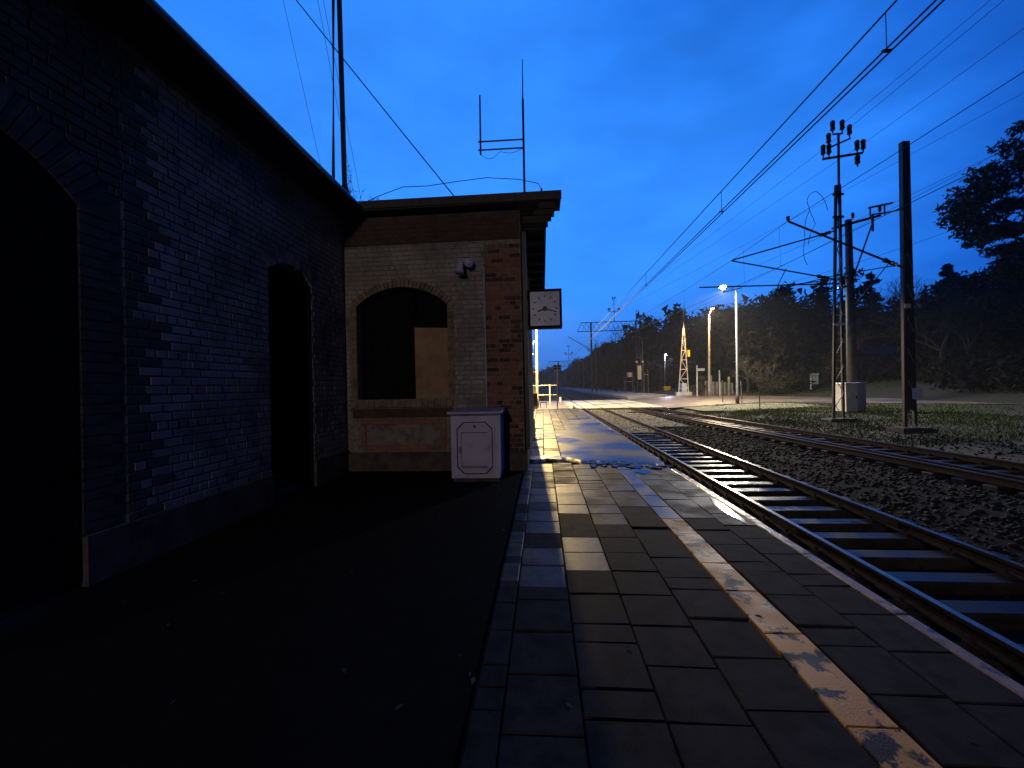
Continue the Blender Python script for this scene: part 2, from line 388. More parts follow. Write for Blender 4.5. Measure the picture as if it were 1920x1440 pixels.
# ------------------------------------------------------------------ tracks
def rail_profile(path, zt=-.32, m=None):
    """path: list of (x,y); head, web and foot"""
    prof = [(-.07, -.15), (-.07, -.135), (-.012, -.115), (-.012, -.045), (-.036, -.035), (-.036, -.004), (-.03, 0), (.03, 0), (.036, -.004), (.036, -.035), (.012, -.045), (.012, -.115), (.07, -.135), (.07, -.15)]
    m = m or MB(); n = len(prof); vs = []; fs = []; mi = []
    for x, y in path:
        vs += [(x+a, y, zt+b) for a, b in prof]
    for i in range(len(path)-1):
        for k in range(n-1):
            fs.append((i*n+k, i*n+k+1, (i+1)*n+k+1, (i+1)*n+k)); mi.append(1 if k in (6,) else 0)
    fs.append(tuple(range(n))); mi.append(0)
    k0 = len(m.v); m.v += vs; m.f += [tuple(q+k0 for q in f) for f in fs]; m.mi += mi
    return m
sm = MB(); sm.box((0, 0, -.08), (2.5, .25, .16), ch=.02); sleeper_me = bpy.data.meshes.new('sleeper'); sleeper_me.from_pydata(sm.v, [], sm.f); sleeper_me.materials.append(sleep)
t1 = thing('railway_track', (4.12, 10, -.6), 'straight railway track running alongside the platform edge, wet pale sleepers between its rails', 'railway track')
for x in (3.37, 4.88):
    rail_profile([(x, y) for y in (-8, 10, 33.9)]).build('rail', [railr, railm], t1)
    rail_profile([(x, y) for y in (51.3, 120, 400)]).build('rail', [railr, railm], t1)
clip = MB()
for i in range(74):
    y = -8+.6*i+random.gauss(0, .015)
    if y > 33.5: break
    inst('sleeper', sleeper_me, t1, (4.125, y, -.475+random.gauss(0, .004)), (0, 0, random.gauss(0, .006)))
    for x in (3.37, 4.88):
        for s in (-1, 1):
            clip.box((x+s*.095, y, -.452), (.07, .13, .045)); clip.tube([(x+s*.1, y, -.44), (x+s*.1, y, -.385)], .016, 6)
clip.build('rail_clips', railr, t1, kind='stuff')
fp = MB()
for x, yy in ((3.37, 6.0), (4.88, 6.3), (3.37, 18.2), (4.88, 18.0)):
    for s in (-1, 1): fp = MB(); fp.box((x+s*.03, yy, -.4), (.02, .6, .07)); fp.build('fishplate', railr, t1)
# second track, curving in from the right
t2 = thing('railway_track', (9, 20, -.6), 'curved siding track with a third rail, right of the straight track', 'railway track')
def c2(y):
    pts = [(-8, 9.35), (0, 9.1), (5, 8.92), (10.5, 8.68), (15.7, 8.26), (21.9, 7.82), (31, 7.25), (34, 7.05)]
    for (a, b), (c, d) in zip(pts[:-1], pts[1:]):
        if a <= y <= c: return b+(d-b)*(y-a)/(c-a)
    return pts[0][1]
Y2 = list(np.arange(-8, 34.01, 1.5))
for off in (.36, 1.87): rail_profile([(c2(y)+off, y) for y in Y2]).build('rail', [railr, railm], t2)
rail_profile([(c2(y), y) for y in Y2 if y > 1]).build('check_rail', [railr, railm], t2)
for i in range(72):
    y = -7+.6*i
    if y > 33: break
    inst('sleeper', sleeper_me, t2, (c2(y)+1.1, y, -.477+random.gauss(0, .006)), (0, 0, .06+random.gauss(0, .01)), (1.05, 1, 1))
for x in (8.1, 9.6): rail_profile([(x, y) for y in (51.3, 120, 400)]).build('rail', [railr, railm], t2)
clip = MB()
for i in range(60):
    y = -2+.6*i
    for off in (.36, 1.87):
        for s in (-1, 1): clip.box((c2(y)+off+s*.095, y, -.45), (.07, .12, .045))
clip.build('rail_clips', railr, t2, kind='stuff')
# point machine by the switch
pmn = thing('point_machine', (7.6, 29.6, -.6), 'low black point machine with rods beside the siding track near the crossing', 'point machine')
mb = MB(); mb.box((8.0, 29.6, -.42), (.9, .5, .3), ch=.05); mb.box((8.0, 29.6, -.24), (.6, .3, .06), ch=.02); mb.build('casing', blackp, pmn)
mb = MB(); mb.tube([(7.6, 29.5, -.42), (6.0, 29.6, -.42)], .03); mb.tube([(7.6, 29.8, -.42), (6.6, 30.6, -.42)], .03); mb.tube([(8.4, 29.6, -.3), (8.6, 29.9, .0)], .02); mb.build('rod', iron, pmn)

# ballast stones
ico = bmesh.new(); bmesh.ops.create_icosphere(ico, subdivisions=1, radius=1); iv = np.array([v.co[:] for v in ico.verts]); iff = np.array([[v.index for v in f.verts] for f in ico.faces]); ico.free()
def scatter_stones(name, n, fx, rlo, rhi, m):
    V = []; F = []
    for i in range(n):
        x, y, z = fx(); r = rlo+(rhi-rlo)*random.random()**2
        q = iv*(r*(1+.5*(rng.random((len(iv), 1))-.5)))*np.array([1.2, .9, .7])
        a = random.random()*6.28; c, s = math.cos(a), math.sin(a)
        q = q @ np.array([[c, s, 0], [-s, c, 0], [0, 0, 1]])+np.array([x, y, z])
        F.append(iff+len(V)*len(iv)); V.append(q)
    return npmesh(name, np.concatenate(V), np.concatenate(F), m, kind='stuff')
def fb():
    u = random.random()
    y = -1+34*random.random()**1.25
    x = random.choice([random.uniform(5.0, 8.6), random.uniform(2.6, 10.7), random.uniform(5.0, 8.4), random.uniform(10, 14.5)])
    top = -.60
    if 5.45 < x < c2(y)-.15: top = -.612+.1*math.sin(PI*(x-5.45)/(c2(y)-5.6))**.6 if x-5.45 < c2(y)-5.6 else -.6
    if x > 10.8: top = ground_z(x, y)
    return x, y, top+random.uniform(-.02, .035)
o = scatter_stones('ballast_stones', 21000, fb, .022, .055, stone); tag(o, 'loose grey ballast stones between and beside the tracks', 'ballast')
gravel = mat('fine_gravel', (.095, .088, .068), .9, (.05, .047, .035), 9, (.4, .6), .8, 40)
m = MB(); m.bx(2.52, 3.32, 16, 33.85, -.6, -.475); m.bx(3.42, 4.83, 17.5, 33.85, -.6, -.44); m.bx(4.93, 7.0, 20, 33.85, -.6, -.46); m.build('gravel_bed', gravel, kind='structure')
def ff():
    y = random.uniform(16, 33.8); x = random.choice([random.uniform(3.44, 4.8), random.uniform(4.95, 7.0)]); return x, y, (-.44 if x < 4.85 else -.46)+.005
o = scatter_stones('loose_gravel', 2600, ff, .012, .035, stone); tag(o, 'fine loose gravel filling the platform track near the crossing', 'gravel')
# raised ballast shoulder between the tracks
vs = []; fs = []; nxx = 12; nyy = 70
for j in range(nyy+1):
    y = -8+42*j/nyy
    for i in range(nxx+1):
        x = 5.45+(c2(y)-5.6)*i/nxx; t = i/nxx
        vs.append((x, y, -.612+.1*math.sin(PI*t)**.6+random.uniform(-.015, .015)))
for j in range(nyy):
    for i in range(nxx): fs.append((j*(nxx+1)+i, j*(nxx+1)+i+1, (j+1)*(nxx+1)+i+1, (j+1)*(nxx+1)+i))
npmesh('ballast_shoulder', vs, fs, soil, kind='structure')

# ------------------------------------------------------------------ level crossing and road
rd = MB()
poly = [(10.0, 33.6), (16, 38.2), (21.2, 40.6), (25, 37.2), (33, 31.5), (60, 27), (62, 38), (38, 44), (32, 51), (29.5, 57), (26, 66), (20, 66), (14, 56), (10.0, 52.5)]
n = len(poly); rd.add([(x, y, ground_z(x, y)*0-.405) for x, y in poly], [tuple(range(n))])
rd.build('road', road, kind='structure')
sv = MB(); pv = [(11.2, 30.2), (14.5, 29.6), (18, 31.5), (21.5, 34), (24, 37.0), (21.2, 40.2), (16, 37.9), (11.2, 34.4)]
sv.add([(16.5, 34.6, -.39)]+[(x+random.uniform(-.3, .3), y, -.43) for x, y in pv], [(0, 1+i, 1+(i+1) % 8) for i in range(8)]); sv.build('verge', mat('sandy_verge', (.2, .18, .12), .95, (.09, .1, .05), .9, (.4, .62), .8, 25), kind='structure')
mb = MB(); mb.bx(-30, 2.3, 34.2, 51.5, -.6, -.33); mb.build('road', road, kind='structure')
cro = thing('level_crossing', (6, 42, -.6), 'pale concrete level crossing surface laid across the rails beyond the platform end', 'level crossing')
xb = [2.32, 3.30, 3.46, 4.79, 4.97, 7.3, 7.46, 8.9, 9.06, 10.02]
for a, b in ((2.32, 3.30), (3.46, 4.79), (4.97, 6.1), (6.12, 7.25), (7.42, 8.85), (9.02, 10.02)):
    y = 34.1
    while y < 51:
        m = MB(); m.box(((a+b)/2, y+.85, -.40), (b-a-.02, 1.68, .15+.01), Matrix.Rotation(random.gauss(0, .004), 3, 'Y'), ch=.015)
        m.build('crossing_panel', xing, cro); y += 1.7
mb = MB()
for x in (3.37, 4.88, 7.34, 8.94): mb.bx(x-.035, x+.035, 34.0, 51.4, -.5, -.322)
mb.build('rail', railm, cro)
mb = MB(); mb.bx(2.5, 10, 33.86, 34.06, -.6, -.4); mb.build('kerb', plinthm, cro)

# ------------------------------------------------------------------ station building
B = thing('station_building', (-4, 8, 0), 'brick station building with whitewashed walls, arched openings and a flat roofed wing', 'building')
def arch_pts(u0, u1, spring, top, n=14):
    """from u1 down-right over the arch to u0"""
    hw = (u1-u0)/2; rise = top-spring; rad = (hw*hw+rise*rise)/(2*rise); cu = (u0+u1)/2; cv = top-rad; a = math.asin(hw/rad)
    return [(cu+rad*math.sin(t), cv+rad*math.cos(t)) for t in np.linspace(a, -a, n)], (cu, cv, rad, a)
def in_arch(u, v, u0, u1, spring, top, base, pad=0):
    if u < u0-pad or u > u1+pad or v < base-pad: return False
    _, (cu, cv, rad, a) = arch_pts(u0, u1, spring, top)
    if v < spring: return True
    return math.hypot(u-cu, v-cv) < rad+pad
# planes: left wall faces +X at x=-4 (u = y), gable wall faces -Y at y=8 (u = x), side wall faces +X at x=-.33 (u = y)
fL = lambda u, v, d: (-4+d, u, v)
fG = lambda u, v, d: (u, 8-d, v)
fS = lambda u, v, d: (-.385+d, u, v)
HT = 5.12
door = (5.67, 6.78, 3.47, 3.66, .12); arch1 = (1.0, 3.22, 3.30, 3.78, .12); arch0 = (-6.5, -3.9, 3.3, 3.78, .12)
poly = [(-14, -.05), (-6.5, -.05)]
def opening(poly, a):
    poly.append((a[0], -.05)); p, _ = arch_pts(*a[:4]); poly += p[::-1]; poly.append((a[1], -.05))
poly = [(-14, -.05)]
for a in (arch0, arch1): opening(poly, a)
poly += [(3.58, -.05), (3.58, HT), (-14, HT)]
vignette_brick = mat('vignette_old_brick', (.075, .066, .066), .9, (.04, .034, .032), 2.5, (.4, .65), .4, 60)  # old brick with vignette darkness put into its colour
mb = MB(); mb.prism(poly, fL, -.42, 0); wl0 = mb.build('wall', plinthm, B)  # wall bed coloured dark for the same vignette shade
poly = [(3.582, -.05)]; opening(poly, door); poly += [(7.99, -.05), (7.99, HT), (3.582, HT)]
mb = MB(); mb.prism(poly, fL, -.42, 0); wl = mb.build('wall', wpaintd, B)
win = (-3.76, -1.88, 3.32, 3.69, 1.42)
pa, _ = arch_pts(*win[:4]); h = len(pa)//2
mb = MB()
pr = [p for p in pa if p[0] >= -2.82]; pl = [p for p in pa if p[0] <= -2.82]
mid = (-2.82, 3.69)
mb.prism([(-2.82, -.05), (-.386, -.05), (-.386, HT), (-2.82, HT)]+[(-2.82, 3.69)]+[p for p in pr[::-1] if p[0] > -2.81]+[(-1.88, 1.42), (-2.82, 1.42)], fG, -.40, 0)
mb.prism([(-2.822, -.05), (-2.822, 1.42), (-3.76, 1.42)]+[p for p in pl[::-1] if p[0] < -2.83]+[(-2.822, 3.69), (-2.822, HT), (-3.99, HT), (-3.99, -.05)], fG, -.40, 0)
wg = mb.build('wall', mortar, B)
mb = MB(); mb.prism([(8.403, -.05), (15.75, -.05), (15.75, HT), (8.403, HT)], fS, -.3, 0); ws = mb.build('wall', mortar, B)
mb = MB(); mb.bx(-12, -.69, 15.4, 15.745, -.05, HT); mb.build('wall', wpaintd, B)
# bricks
bme = {}
def brick_me(l, m, hgt=.078):
    key = (round(l, 2), m.name, round(hgt, 3))
    if key not in bme:
        q = MB(); c = .004; x, z = l/2, hgt/2
        q.add([(-x, 0, -z), (x, 0, -z), (x, 0, z), (-x, 0, z), (-x, .006, -z), (x, .006, -z), (x, .006, z), (-x, .006, z), (-x+c, .010, -z+c), (x-c, .010, -z+c), (x-c, .010, z-c), (-x+c, .010, z-c)],
              [(0, 1, 5, 4), (1, 2, 6, 5), (2, 3, 7, 6), (3, 0, 4, 7), (4, 5, 9, 8), (5, 6, 10, 9), (6, 7, 11, 10), (7, 4, 8, 11), (8, 9, 10, 11), (3, 2, 1, 0)])
        me = bpy.data.meshes.new('brick'); me.from_pydata(q.v, [], q.f); me.materials.append(m)
        b = bmesh.new(); b.from_mesh(me); bmesh.ops.recalc_face_normals(b, faces=b.faces); b.to_mesh(me); b.free(); bme[key] = me
    return bme[key]
PITCH = .094
def courses(u0, u1, v0, v1, skip, jog=True):
    """list of (u, v, length) for an english-ish bond, cut at the ends and openings"""
    outp = []; k = 0; v = v0
    while v+.08 < v1:
        hd = k % 2; l = .112 if hd and k % 4 == 1 else .232
        u = u0-(0 if k % 2 == 0 else l*.5)
        while u < u1:
            ll = l if random.random() > .12 else (.112 if l > .2 else .232)
            a, b = max(u, u0), min(u+ll, u1); vc = v+.039
            # trim against openings
            for t in np.linspace(a, b, 5):
                pass
            ia, ib = skip(a, vc), skip(b, vc)
            if not (ia and ib):
                if ia or ib:
                    for _ in range(6):
                        if skip(a, vc): a += (b-a)*.25
                        if skip(b, vc): b -= (b-a)*.25
                    if skip(a, vc) or skip(b, vc): a = b
                if b-a > .035: outp.append(((a+b)/2, vc, b-a))
            u += ll+.012
        v += PITCH; k += 1
    return outp
def orient(face):   # brick local: x along wall, +y outwards, z up
    return {'L': (0, 0, -PI/2), 'G': (0, 0, PI), 'S': (0, 0, -PI/2)}[face]
def place_bricks(lst, face, fn, m, wall, as_parts, name='brick', mb=None, d=0):
    for u, v, l in lst:
        p = fn(u, v, d+random.uniform(-.002, .003))
        if as_parts:
            inst('brick', brick_me(round(l, 2), m(u, v)), wall, p, (random.gauss(0, .01), 0, orient(face)[2]+random.gauss(0, .006)))
        else:
            me = brick_me(round(l, 2), m(u, v)); rz = orient(face)[2]+random.gauss(0, .006); c, s = math.cos(rz), math.sin(rz)
            mb.cur = 0
            mb.add([(p[0]+q.co.x*c-q.co.y*s, p[1]+q.co.x*s+q.co.y*c, p[2]+q.co.z) for q in me.vertices], [tuple(f.vertices) for f in me.polygons])
# corner pillar of bare red brick
noskip = lambda u, v: False
pil = courses(-1.10, -.40, .06, 4.54, noskip)
place_bricks(pil, 'G', fG, lambda u, v: brickd if random.random() < .28 or v < .7 else brick, wg, True)
npil = len(pil)
# frieze under the eaves, eave shade put into its dark brick colour
fr = courses(-3.98, -.40, 4.58, 5.10, noskip); mb = MB(); place_bricks(fr, 'G', fG, lambda u, v: brickd, wg, False, mb=mb, d=.03); 
mb.build('frieze_bricks', brickd, wg, kind='stuff')
mb = MB(); mb.bx(-3.98, -.40, 7.97, 7.999, 4.56, 5.12); mb.build('frieze', plinthm, wg)
# whitewashed field of the gable wall
def skG(u, v):
    if in_arch(u, v, *win, pad=.13) and v > 1.2: return True
    return v < 1.42 and -3.9 < u < -1.75
gf = courses(-3.98, -1.13, .95, 4.54, skG)
left_quota = 290-npil
near = sorted(gf, key=lambda b: abs(b[0]+1.5)+abs(b[1]-2.6)*.4)
place_bricks(near[:left_quota], 'G', fG, lambda u, v: wpaint, wg, True)
mb = MB(); place_bricks(near[left_quota:], 'G', fG, lambda u, v: wpaint, wg, False, mb=mb)
mb.build('painted_bricks', wpaint, wg, kind='stuff')
mb = MB(); mb.prism([(-3.98, .9), (-1.115, .9), (-1.115, 4.55), (-1.74, 4.55), (-1.74, 1.43), (-3.98, 1.43)], fG, .0005, .003); mb.prism([(-3.98, 4.0), (-1.745, 4.0), (-1.745, 4.55), (-3.98, 4.55)], fG, .0005, .0028)
mb.build('whitewash_coat', wpaintd, wg)
# left wall bricks
def skL(u, v):
    return in_arch(u, v, *door, pad=.0) or in_arch(u, v, *arch1, pad=.35) or v < .42 or u < -3.7
lb = courses(-3.7, 3.57, .42, 5.05, skL); mb = MB(); place_bricks(lb, 'L', fL, lambda u, v: vignette_brick, wl0, False, mb=mb); mb.build('vignette_dark_bricks', vignette_brick, wl0, kind='stuff')
lb = courses(3.6, 7.9, .42, 5.05, skL)
edge = [b for b in lb if b[0]-b[2]/2 < 3.66+.3*random.random()**2]; lb = [b for b in lb if b not in edge]  # ragged border of the vignette-darkened bricks
mb = MB(); place_bricks(edge, 'L', fL, lambda u, v: vignette_brick, wl, False, mb=mb); mb.build('vignette_dark_bricks', vignette_brick, wl, kind='stuff')
lit = sorted(lb, key=lambda b: abs(b[0]-4.9)+abs(b[1]-2.2)); place_bricks(lit[:290], 'L', fL, lambda u, v: wpaint, wl, True)
mb = MB(); place_bricks(lit[290:], 'L', fL, lambda u, v: wpaint, wl, False, mb=mb)
mb.build('painted_bricks', wpaint, wl, kind='stuff')
# side wall bricks (seen at a grazing angle)
sb = courses(8.02, 15.7, .06, 5.05, noskip); mb = MB(); place_bricks(sb, 'S', fS, lambda u, v: brick, ws, False, mb=mb); mb.build('side_wall_bricks', brickd, ws, kind='stuff')
# arch rings
def ring(face, fn, op, m, wall, depth0, depth1, th=.22, n=22):
    _, (cu, cv, rad, a) = arch_pts(*op[:4])
    for i in range(n):
        t0 = -a+2*a*i/n+.004; t1 = -a+2*a*(i+1)/n-.004
        q = [(cu+r_*math.sin(t), cv+r_*math.cos(t)) for r_, t in ((rad, t0), (rad+th, t0), (rad+th, t1), (rad, t1))]
        k = MB(); k.prism(q, fn, depth0, depth1+random.uniform(0, .006)); k.build('voussoir', m, wall)
ring('G', fG, win, buffb, wg, -.2, .03, .14, 26)
ring('L', fL, door, wpaintd, wl, -.2, .015, .2, 12)
ring('L', fL, arch1, plinthm, wl0, -.03, .008, .34, 34)
# window jambs (buff quoins), sill, apron panel
for i in range(20):
    v = 1.44+i*PITCH; wd = .13 if i % 2 else .10
    for u0 in (-1.88,):
        k = MB(); k.prism([(u0+.004, v), (u0+wd, v), (u0+wd, v+.082), (u0+.004, v+.082)], fG, -.12, .022+random.uniform(-.003, .004)); k.build('quoin', buffb, wg)
    k = MB(); k.prism([(-3.76-wd, v), (-3.764, v), (-3.764, v+.082), (-3.76-wd, v+.082)], fG, -.12, .022+random.uniform(-.003, .004)); k.build('quoin', buffb, wg)
k = MB()
for i in range(17):
    u = -3.88+i*.123; k = MB(); k.prism([(u, 1.27), (u+.115, 1.27), (u+.115, 1.40), (u, 1.40)], fG, -.05, .07+random.uniform(-.006, .004)); k.build('sill_brick', buffb, wg)
mb = MB(); mb.bx(-3.76, -1.88, 8.0, 8.3, 1.36, 1.415); mb.build('window_sill', plinthm, wg)
mb = MB(); mb.prism([(-3.86, 1.06), (-1.8, 1.06), (-1.8, 1.24), (-3.86, 1.24)], fG, 0, .03); mb.build('string_course', brickd, wg)
mb = MB()
for a, b, c, d in ((-3.7, -1.95, .93, 1.03), (-3.7, -1.95, .40, .50), (-3.7, -3.6, .505, .925), (-2.05, -1.95, .505, .925)):
    mb.prism([(a, c), (b, c), (b, d), (a, d)], fG, 0, .035)
mb.build('apron_border', brick, wg)
mb = MB(); mb.prism([(-3.59, .51), (-2.06, .51), (-2.06, .92), (-3.59, .92)], fG, 0, .012); mb.build('apron_panel', wpaintd, wg)
mb = MB(); mb.bx(-3.98, -.34, 7.93, 8.0, -.03, .36); mb.bx(-.385, -.33, 7.93, 15.8, -.03, .36); mb.bx(-4.0, -3.95, -14, arch0[0], -.03, .42); mb.bx(-4.0, -3.95, arch0[1], arch1[0], -.03, .42); mb.bx(-4.0, -3.95, arch1[1], door[0], -.03, .42); mb.bx(-4.0, -3.95, door[1], 7.92, -.03, .42)
mb.build('plinth', plinthm, B)
# pilaster beside the near archway
for i in range(31):
    v = .44+i*PITCH; wd = .34 if i % 2 else .25
    k = MB(); k.bx(-4.02, -3.993+random.uniform(-.002, .004), 3.226, 3.22+wd, v, v+.082); k.build('quoin', plinthm, wl0)
# openings closed by planks
def planks(name, u0, u1, v0, v1, fn, d, m, wdt=.16, parent=B):
    w_ = MB(); w_.prism([(u0, v0), (u1, v0), (u1, v1), (u0, v1)], fn, d-.02, d-.005); p = w_.build(name, m, parent)
    u = u0
    while u < u1-.02:
        e_ = min(u+wdt-.008, u1); k = MB(); k.prism([(u, v0+.01), (e_, v0+.01), (e_, v1), (u, v1)], fn, d, d+.018+random.uniform(0, .006)); k.build('plank', m, p); u += wdt
    return p
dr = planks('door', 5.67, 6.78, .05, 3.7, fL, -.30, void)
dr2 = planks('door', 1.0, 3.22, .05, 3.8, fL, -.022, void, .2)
m = MB(); m.bx(-4.3, -4.003, 6.755, 6.779, .0, 3.46); m.bx(-4.3, -4.003, 5.671, 5.69, 0, 3.46); m.build('jamb_shade_board', void, B)  # dark boards added over the jambs to hide lamp light there
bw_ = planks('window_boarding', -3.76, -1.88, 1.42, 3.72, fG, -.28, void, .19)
mb = MB(); mb.prism([(-2.60, 1.43), (-1.89, 1.43), (-1.89, 2.86), (-2.605, 2.89)], fG, -.17, -.145); o = mb.build('plywood_board', ply, B)
mb = MB()
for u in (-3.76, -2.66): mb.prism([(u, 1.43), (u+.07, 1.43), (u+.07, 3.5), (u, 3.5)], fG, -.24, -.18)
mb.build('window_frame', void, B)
mb = MB(); mb.tube([(6.62, 0, 0)], .01, 4, False) if False else None
# roofs
rf = MB(); rf.add([(-3.6, -14, 5.31), (-3.6, 7.72, 5.31), (-12, 7.72, 6.1), (-12, -14, 6.1), (-3.6, -14, 5.17), (-3.6, 7.72, 5.17), (-12, 7.72, 5.9), (-12, -14, 5.9)],
                  [(0, 1, 2, 3), (7, 6, 5, 4), (0, 4, 5, 1), (1, 5, 6, 2), (2, 6, 7, 3), (3, 7, 4, 0)])
r1 = rf.build('roof', tar, B)
mb = MB(); mb.bx(-3.6, -3.56, -14, 7.7, 5.13, 5.325); mb.build('fascia', fasc, r1)
mb = MB(); mb.tube([(-3.5, -14, 5.2), (-3.5, 7.68, 5.19)], .065, 8); mb.build('gutter', iron, r1)
mb = MB(); mb.bx(-4.0, -3.61, -14, 7.74, 5.1, 5.13); mb.build('soffit', soff, r1)
rb = MB(); rb.bx(-12, .13, 7.72, 16.0, 5.16, 5.32); r2 = rb.build('roof', tar, B)
mb = MB(); mb.add([(-3.62, 7.68, 5.185), (.43, 7.68, 5.165), (.43, 7.72, 5.165), (-3.62, 7.72, 5.185), (-3.62, 7.68, 5.335), (.43, 7.68, 5.325), (.43, 7.72, 5.325), (-3.62, 7.72, 5.335)],
                  [(3, 2, 1, 0), (4, 5, 6, 7), (0, 1, 5, 4), (1, 2, 6, 5), (2, 3, 7, 6), (3, 0, 4, 7)]); mb.build('fascia', fasc, r2)
mb = MB(); mb.bx(.13, .42, 7.72, 8.25, 5.17, 5.315); mb.bx(.0, .30, 7.76, 8.2, 5.03, 5.168); mb.bx(-.1, .24, 7.8, 8.16, 4.93, 5.028); mb.bx(-.33, .17, 7.84, 8.12, 4.80, 4.928); mb.build('corner_bracket', soff, r2)
mb = MB(); mb.bx(.10, .15, 8.26, 16, 5.1, 5.33); mb.bx(-.38, .10, 8.2, 16, 5.13, 5.158); mb.build('soffit', soff, r2)
for y in np.arange(8.7, 15.9, .8):
    m = MB(); m.bx(-.37, .09, y, y+.09, 5.0, 5.128); m.build('rafter', soff, r2)
mb = MB(); mb.bx(-.384, -.28, 8.15, 8.27, .37, 4.75); mb.build('downpipe', iron, B)
mb = MB(); mb.tube([(-1.115, 7.975, 1.2), (-1.115, 7.975, 4.0), (-1.13, 7.975, 4.02), (-1.42, 7.975, 4.02)], .012, 6); mb.build('conduit', cabm, B)

# loudspeaker / floodlight pair on the gable wall
t = thing('wall_loudspeaker', (-1.5, 7.97, 3.85), 'pale horn loudspeaker with a round dish, high on the wall beside the brick pillar', 'loudspeaker')
mb = MB(); a = Vector((-1.53, 7.74, 4.04)); d = Vector((-.12, -.32, -1)).normalized()
mb.tube([a-d*.06, a-d*.02, a+d*.03, a+d*.12, a+d*.18, a+d*.2], [.025, .045, .055, .065, .092, .095], 16); mb.build('horn', cabm, t, smooth_=True)
mb = MB(); a = Vector((-1.38, 7.8, 4.06)); d = Vector((.15, -1, -.12)).normalized()
mb.tube([a-d*.08, a-d*.06, a, a+d*.03, a+d*.05], [.025, .055, .08, .09, .085], 18); mb.build('dish', cabm, t, smooth_=True)
mb = MB(); mb.bar((-1.47, 7.99, 4.02), (-1.47, 7.8, 4.03), .04); mb.bar((-1.6, 7.82, 4.03), (-1.32, 7.84, 4.04), .03); mb.build('bracket', iron, t)

# clock
t = thing('station_clock', (.07, 8.3, 3.2), 'square two-sided station clock showing eighteen past eight, projecting from the building corner', 'clock')
cx, cy, cz = .075, 8.3, 3.21
mb = MB(); hw = .345; hh = .395
mb.bx(cx-hw, cx+hw, cy, cy+.22, cz-hh, cz+hh)
cs = mb.build('case', blackp, t)
mb = MB()
for a, b, c, d in ((-hw, hw, hh-.045, hh), (-hw, hw, -hh, -hh+.045), (-hw, -hw+.045, -hh+.0455, hh-.0455), (hw-.045, hw, -hh+.0455, hh-.0455)): mb.bx(cx+a, cx+b, cy-.035, cy-.0005, cz+c, cz+d)
mb.build('bezel', blackp, t)
mb = MB(); mb.bx(cx-hw+.046, cx+hw-.046, cy-.012, cy-.001, cz-hh+.046, cz+hh-.046); mb.build('dial', facem, t)
for k in range(12):
    an = R(30*k); c_ = Vector((cx+.235*math.sin(an), cy-.014, cz+.255*math.cos(an)))
    m = MB(); m.box(c_, (.022, .004, .05), Matrix.Rotation(an, 3, 'Y')); m.build('hour_mark', iron, t)
def hand(name, ang, ln, wd, dep):
    an = R(ang); d = Vector((math.sin(an), 0, math.cos(an))); m = MB(); c_ = Vector((cx, cy-dep, cz)); m.box(c_+d*(ln/2-.02), (wd, .004, ln), Matrix.Rotation(an, 3, 'Y')); m.build(name, blackp, t)
hand('hour_hand', 249, .18, .028, .018); hand('minute_hand', 108, .26, .018, .024)
mb = MB(); mb.tube([(cx, cy-.03, cz), (cx, cy-.012, cz)], .05, 14); mb.build('hub', iron, t)
mb = MB(); mb.bx(-.384, -.27, cy+.05, cy+.17, cz+.2, cz+.32); mb.bx(-.384, -.27, cy+.05, cy+.17, cz-.32, cz-.2); mb.build('bracket', iron, t)

# utility cabinet with chamfered door
t = thing('utility_cabinet', (-1.2, 7.3, 0), 'pale lavender utility cabinet with chamfered door panel against the gable wall', 'cabinet')
mb = MB(); mb.bx(-1.62, -.78, 6.98, 7.9, .06, 1.14); mb.build('body', cabm, t)
mb = MB(); mb.add([(-1.60, 7.0, 1.141), (-.80, 7.0, 1.141), (-.80, 7.88, 1.141), (-1.60, 7.88, 1.141), (-1.67, 6.92, 1.18), (-.73, 6.92, 1.18), (-.73, 7.92, 1.18), (-1.67, 7.92, 1.18), (-1.67, 6.92, 1.215), (-.73, 6.92, 1.215), (-.73, 7.92, 1.24), (-1.67, 7.92, 1.24)],
                  [(3, 2, 1, 0)]+[(i, (i+1) % 4, 4+(i+1) % 4, 4+i) for i in range(4)]+[(4+i, 4+(i+1) % 4, 8+(i+1) % 4, 8+i) for i in range(4)]+[(8, 9, 10, 11)]); mb.build('lid', cabm, t)
mb = MB(); mb.bx(-1.60, -.80, 7.0, 7.88, -.01, .06); mb.build('plinth', plinthm, t)
def octo(x0, x1, z0, z1, c): return [(x0+c, z0), (x1-c, z0), (x1, z0+c), (x1, z1-c), (x1-c, z1), (x0+c, z1), (x0, z1-c), (x0, z0+c)]
fC = lambda u, v, d: (u, 6.98-d, v)
A_ = octo(-1.545, -.855, .10, 1.07, .13); Bq = octo(-1.515, -.885, .13, 1.04, .12)
fr_ = MB(); 
for i in range(8):
    j = (i+1) % 8; fr_.prism([A_[i], A_[j], Bq[j], Bq[i]], fC, 0, .028)
fr_.build('door_rim', cabm, t)
mb = MB(); mb.prism(Bq, fC, .0004, .0015); mb.build('door_gap', blackp, t)
mb = MB(); mb.prism(octo(-1.498, -.902, .147, 1.023, .115), fC, .002, .02); dd = mb.build('door', cabm, t)
mb = MB()
for a, b, c, d in ((-1.43, -.98, .845, .857), (-1.43, -.98, .262, .274), (-1.43, -.98, .236, .248), (-1.438, -1.43, .26, .84)): mb.prism([(a, c), (b, c), (b, d), (a, d)], fC, .0205, .028)
mb.build('ridge', iron, dd)
mb = MB(); mb.prism([(-1.47, .50), (-1.45, .50), (-1.45, .60), (-1.47, .60)], fC, .017, .04); mb.tube([(-1.2, 6.962, .96), (-1.2, 6.95, .96)], .025, 10); mb.build('handle', iron, dd)

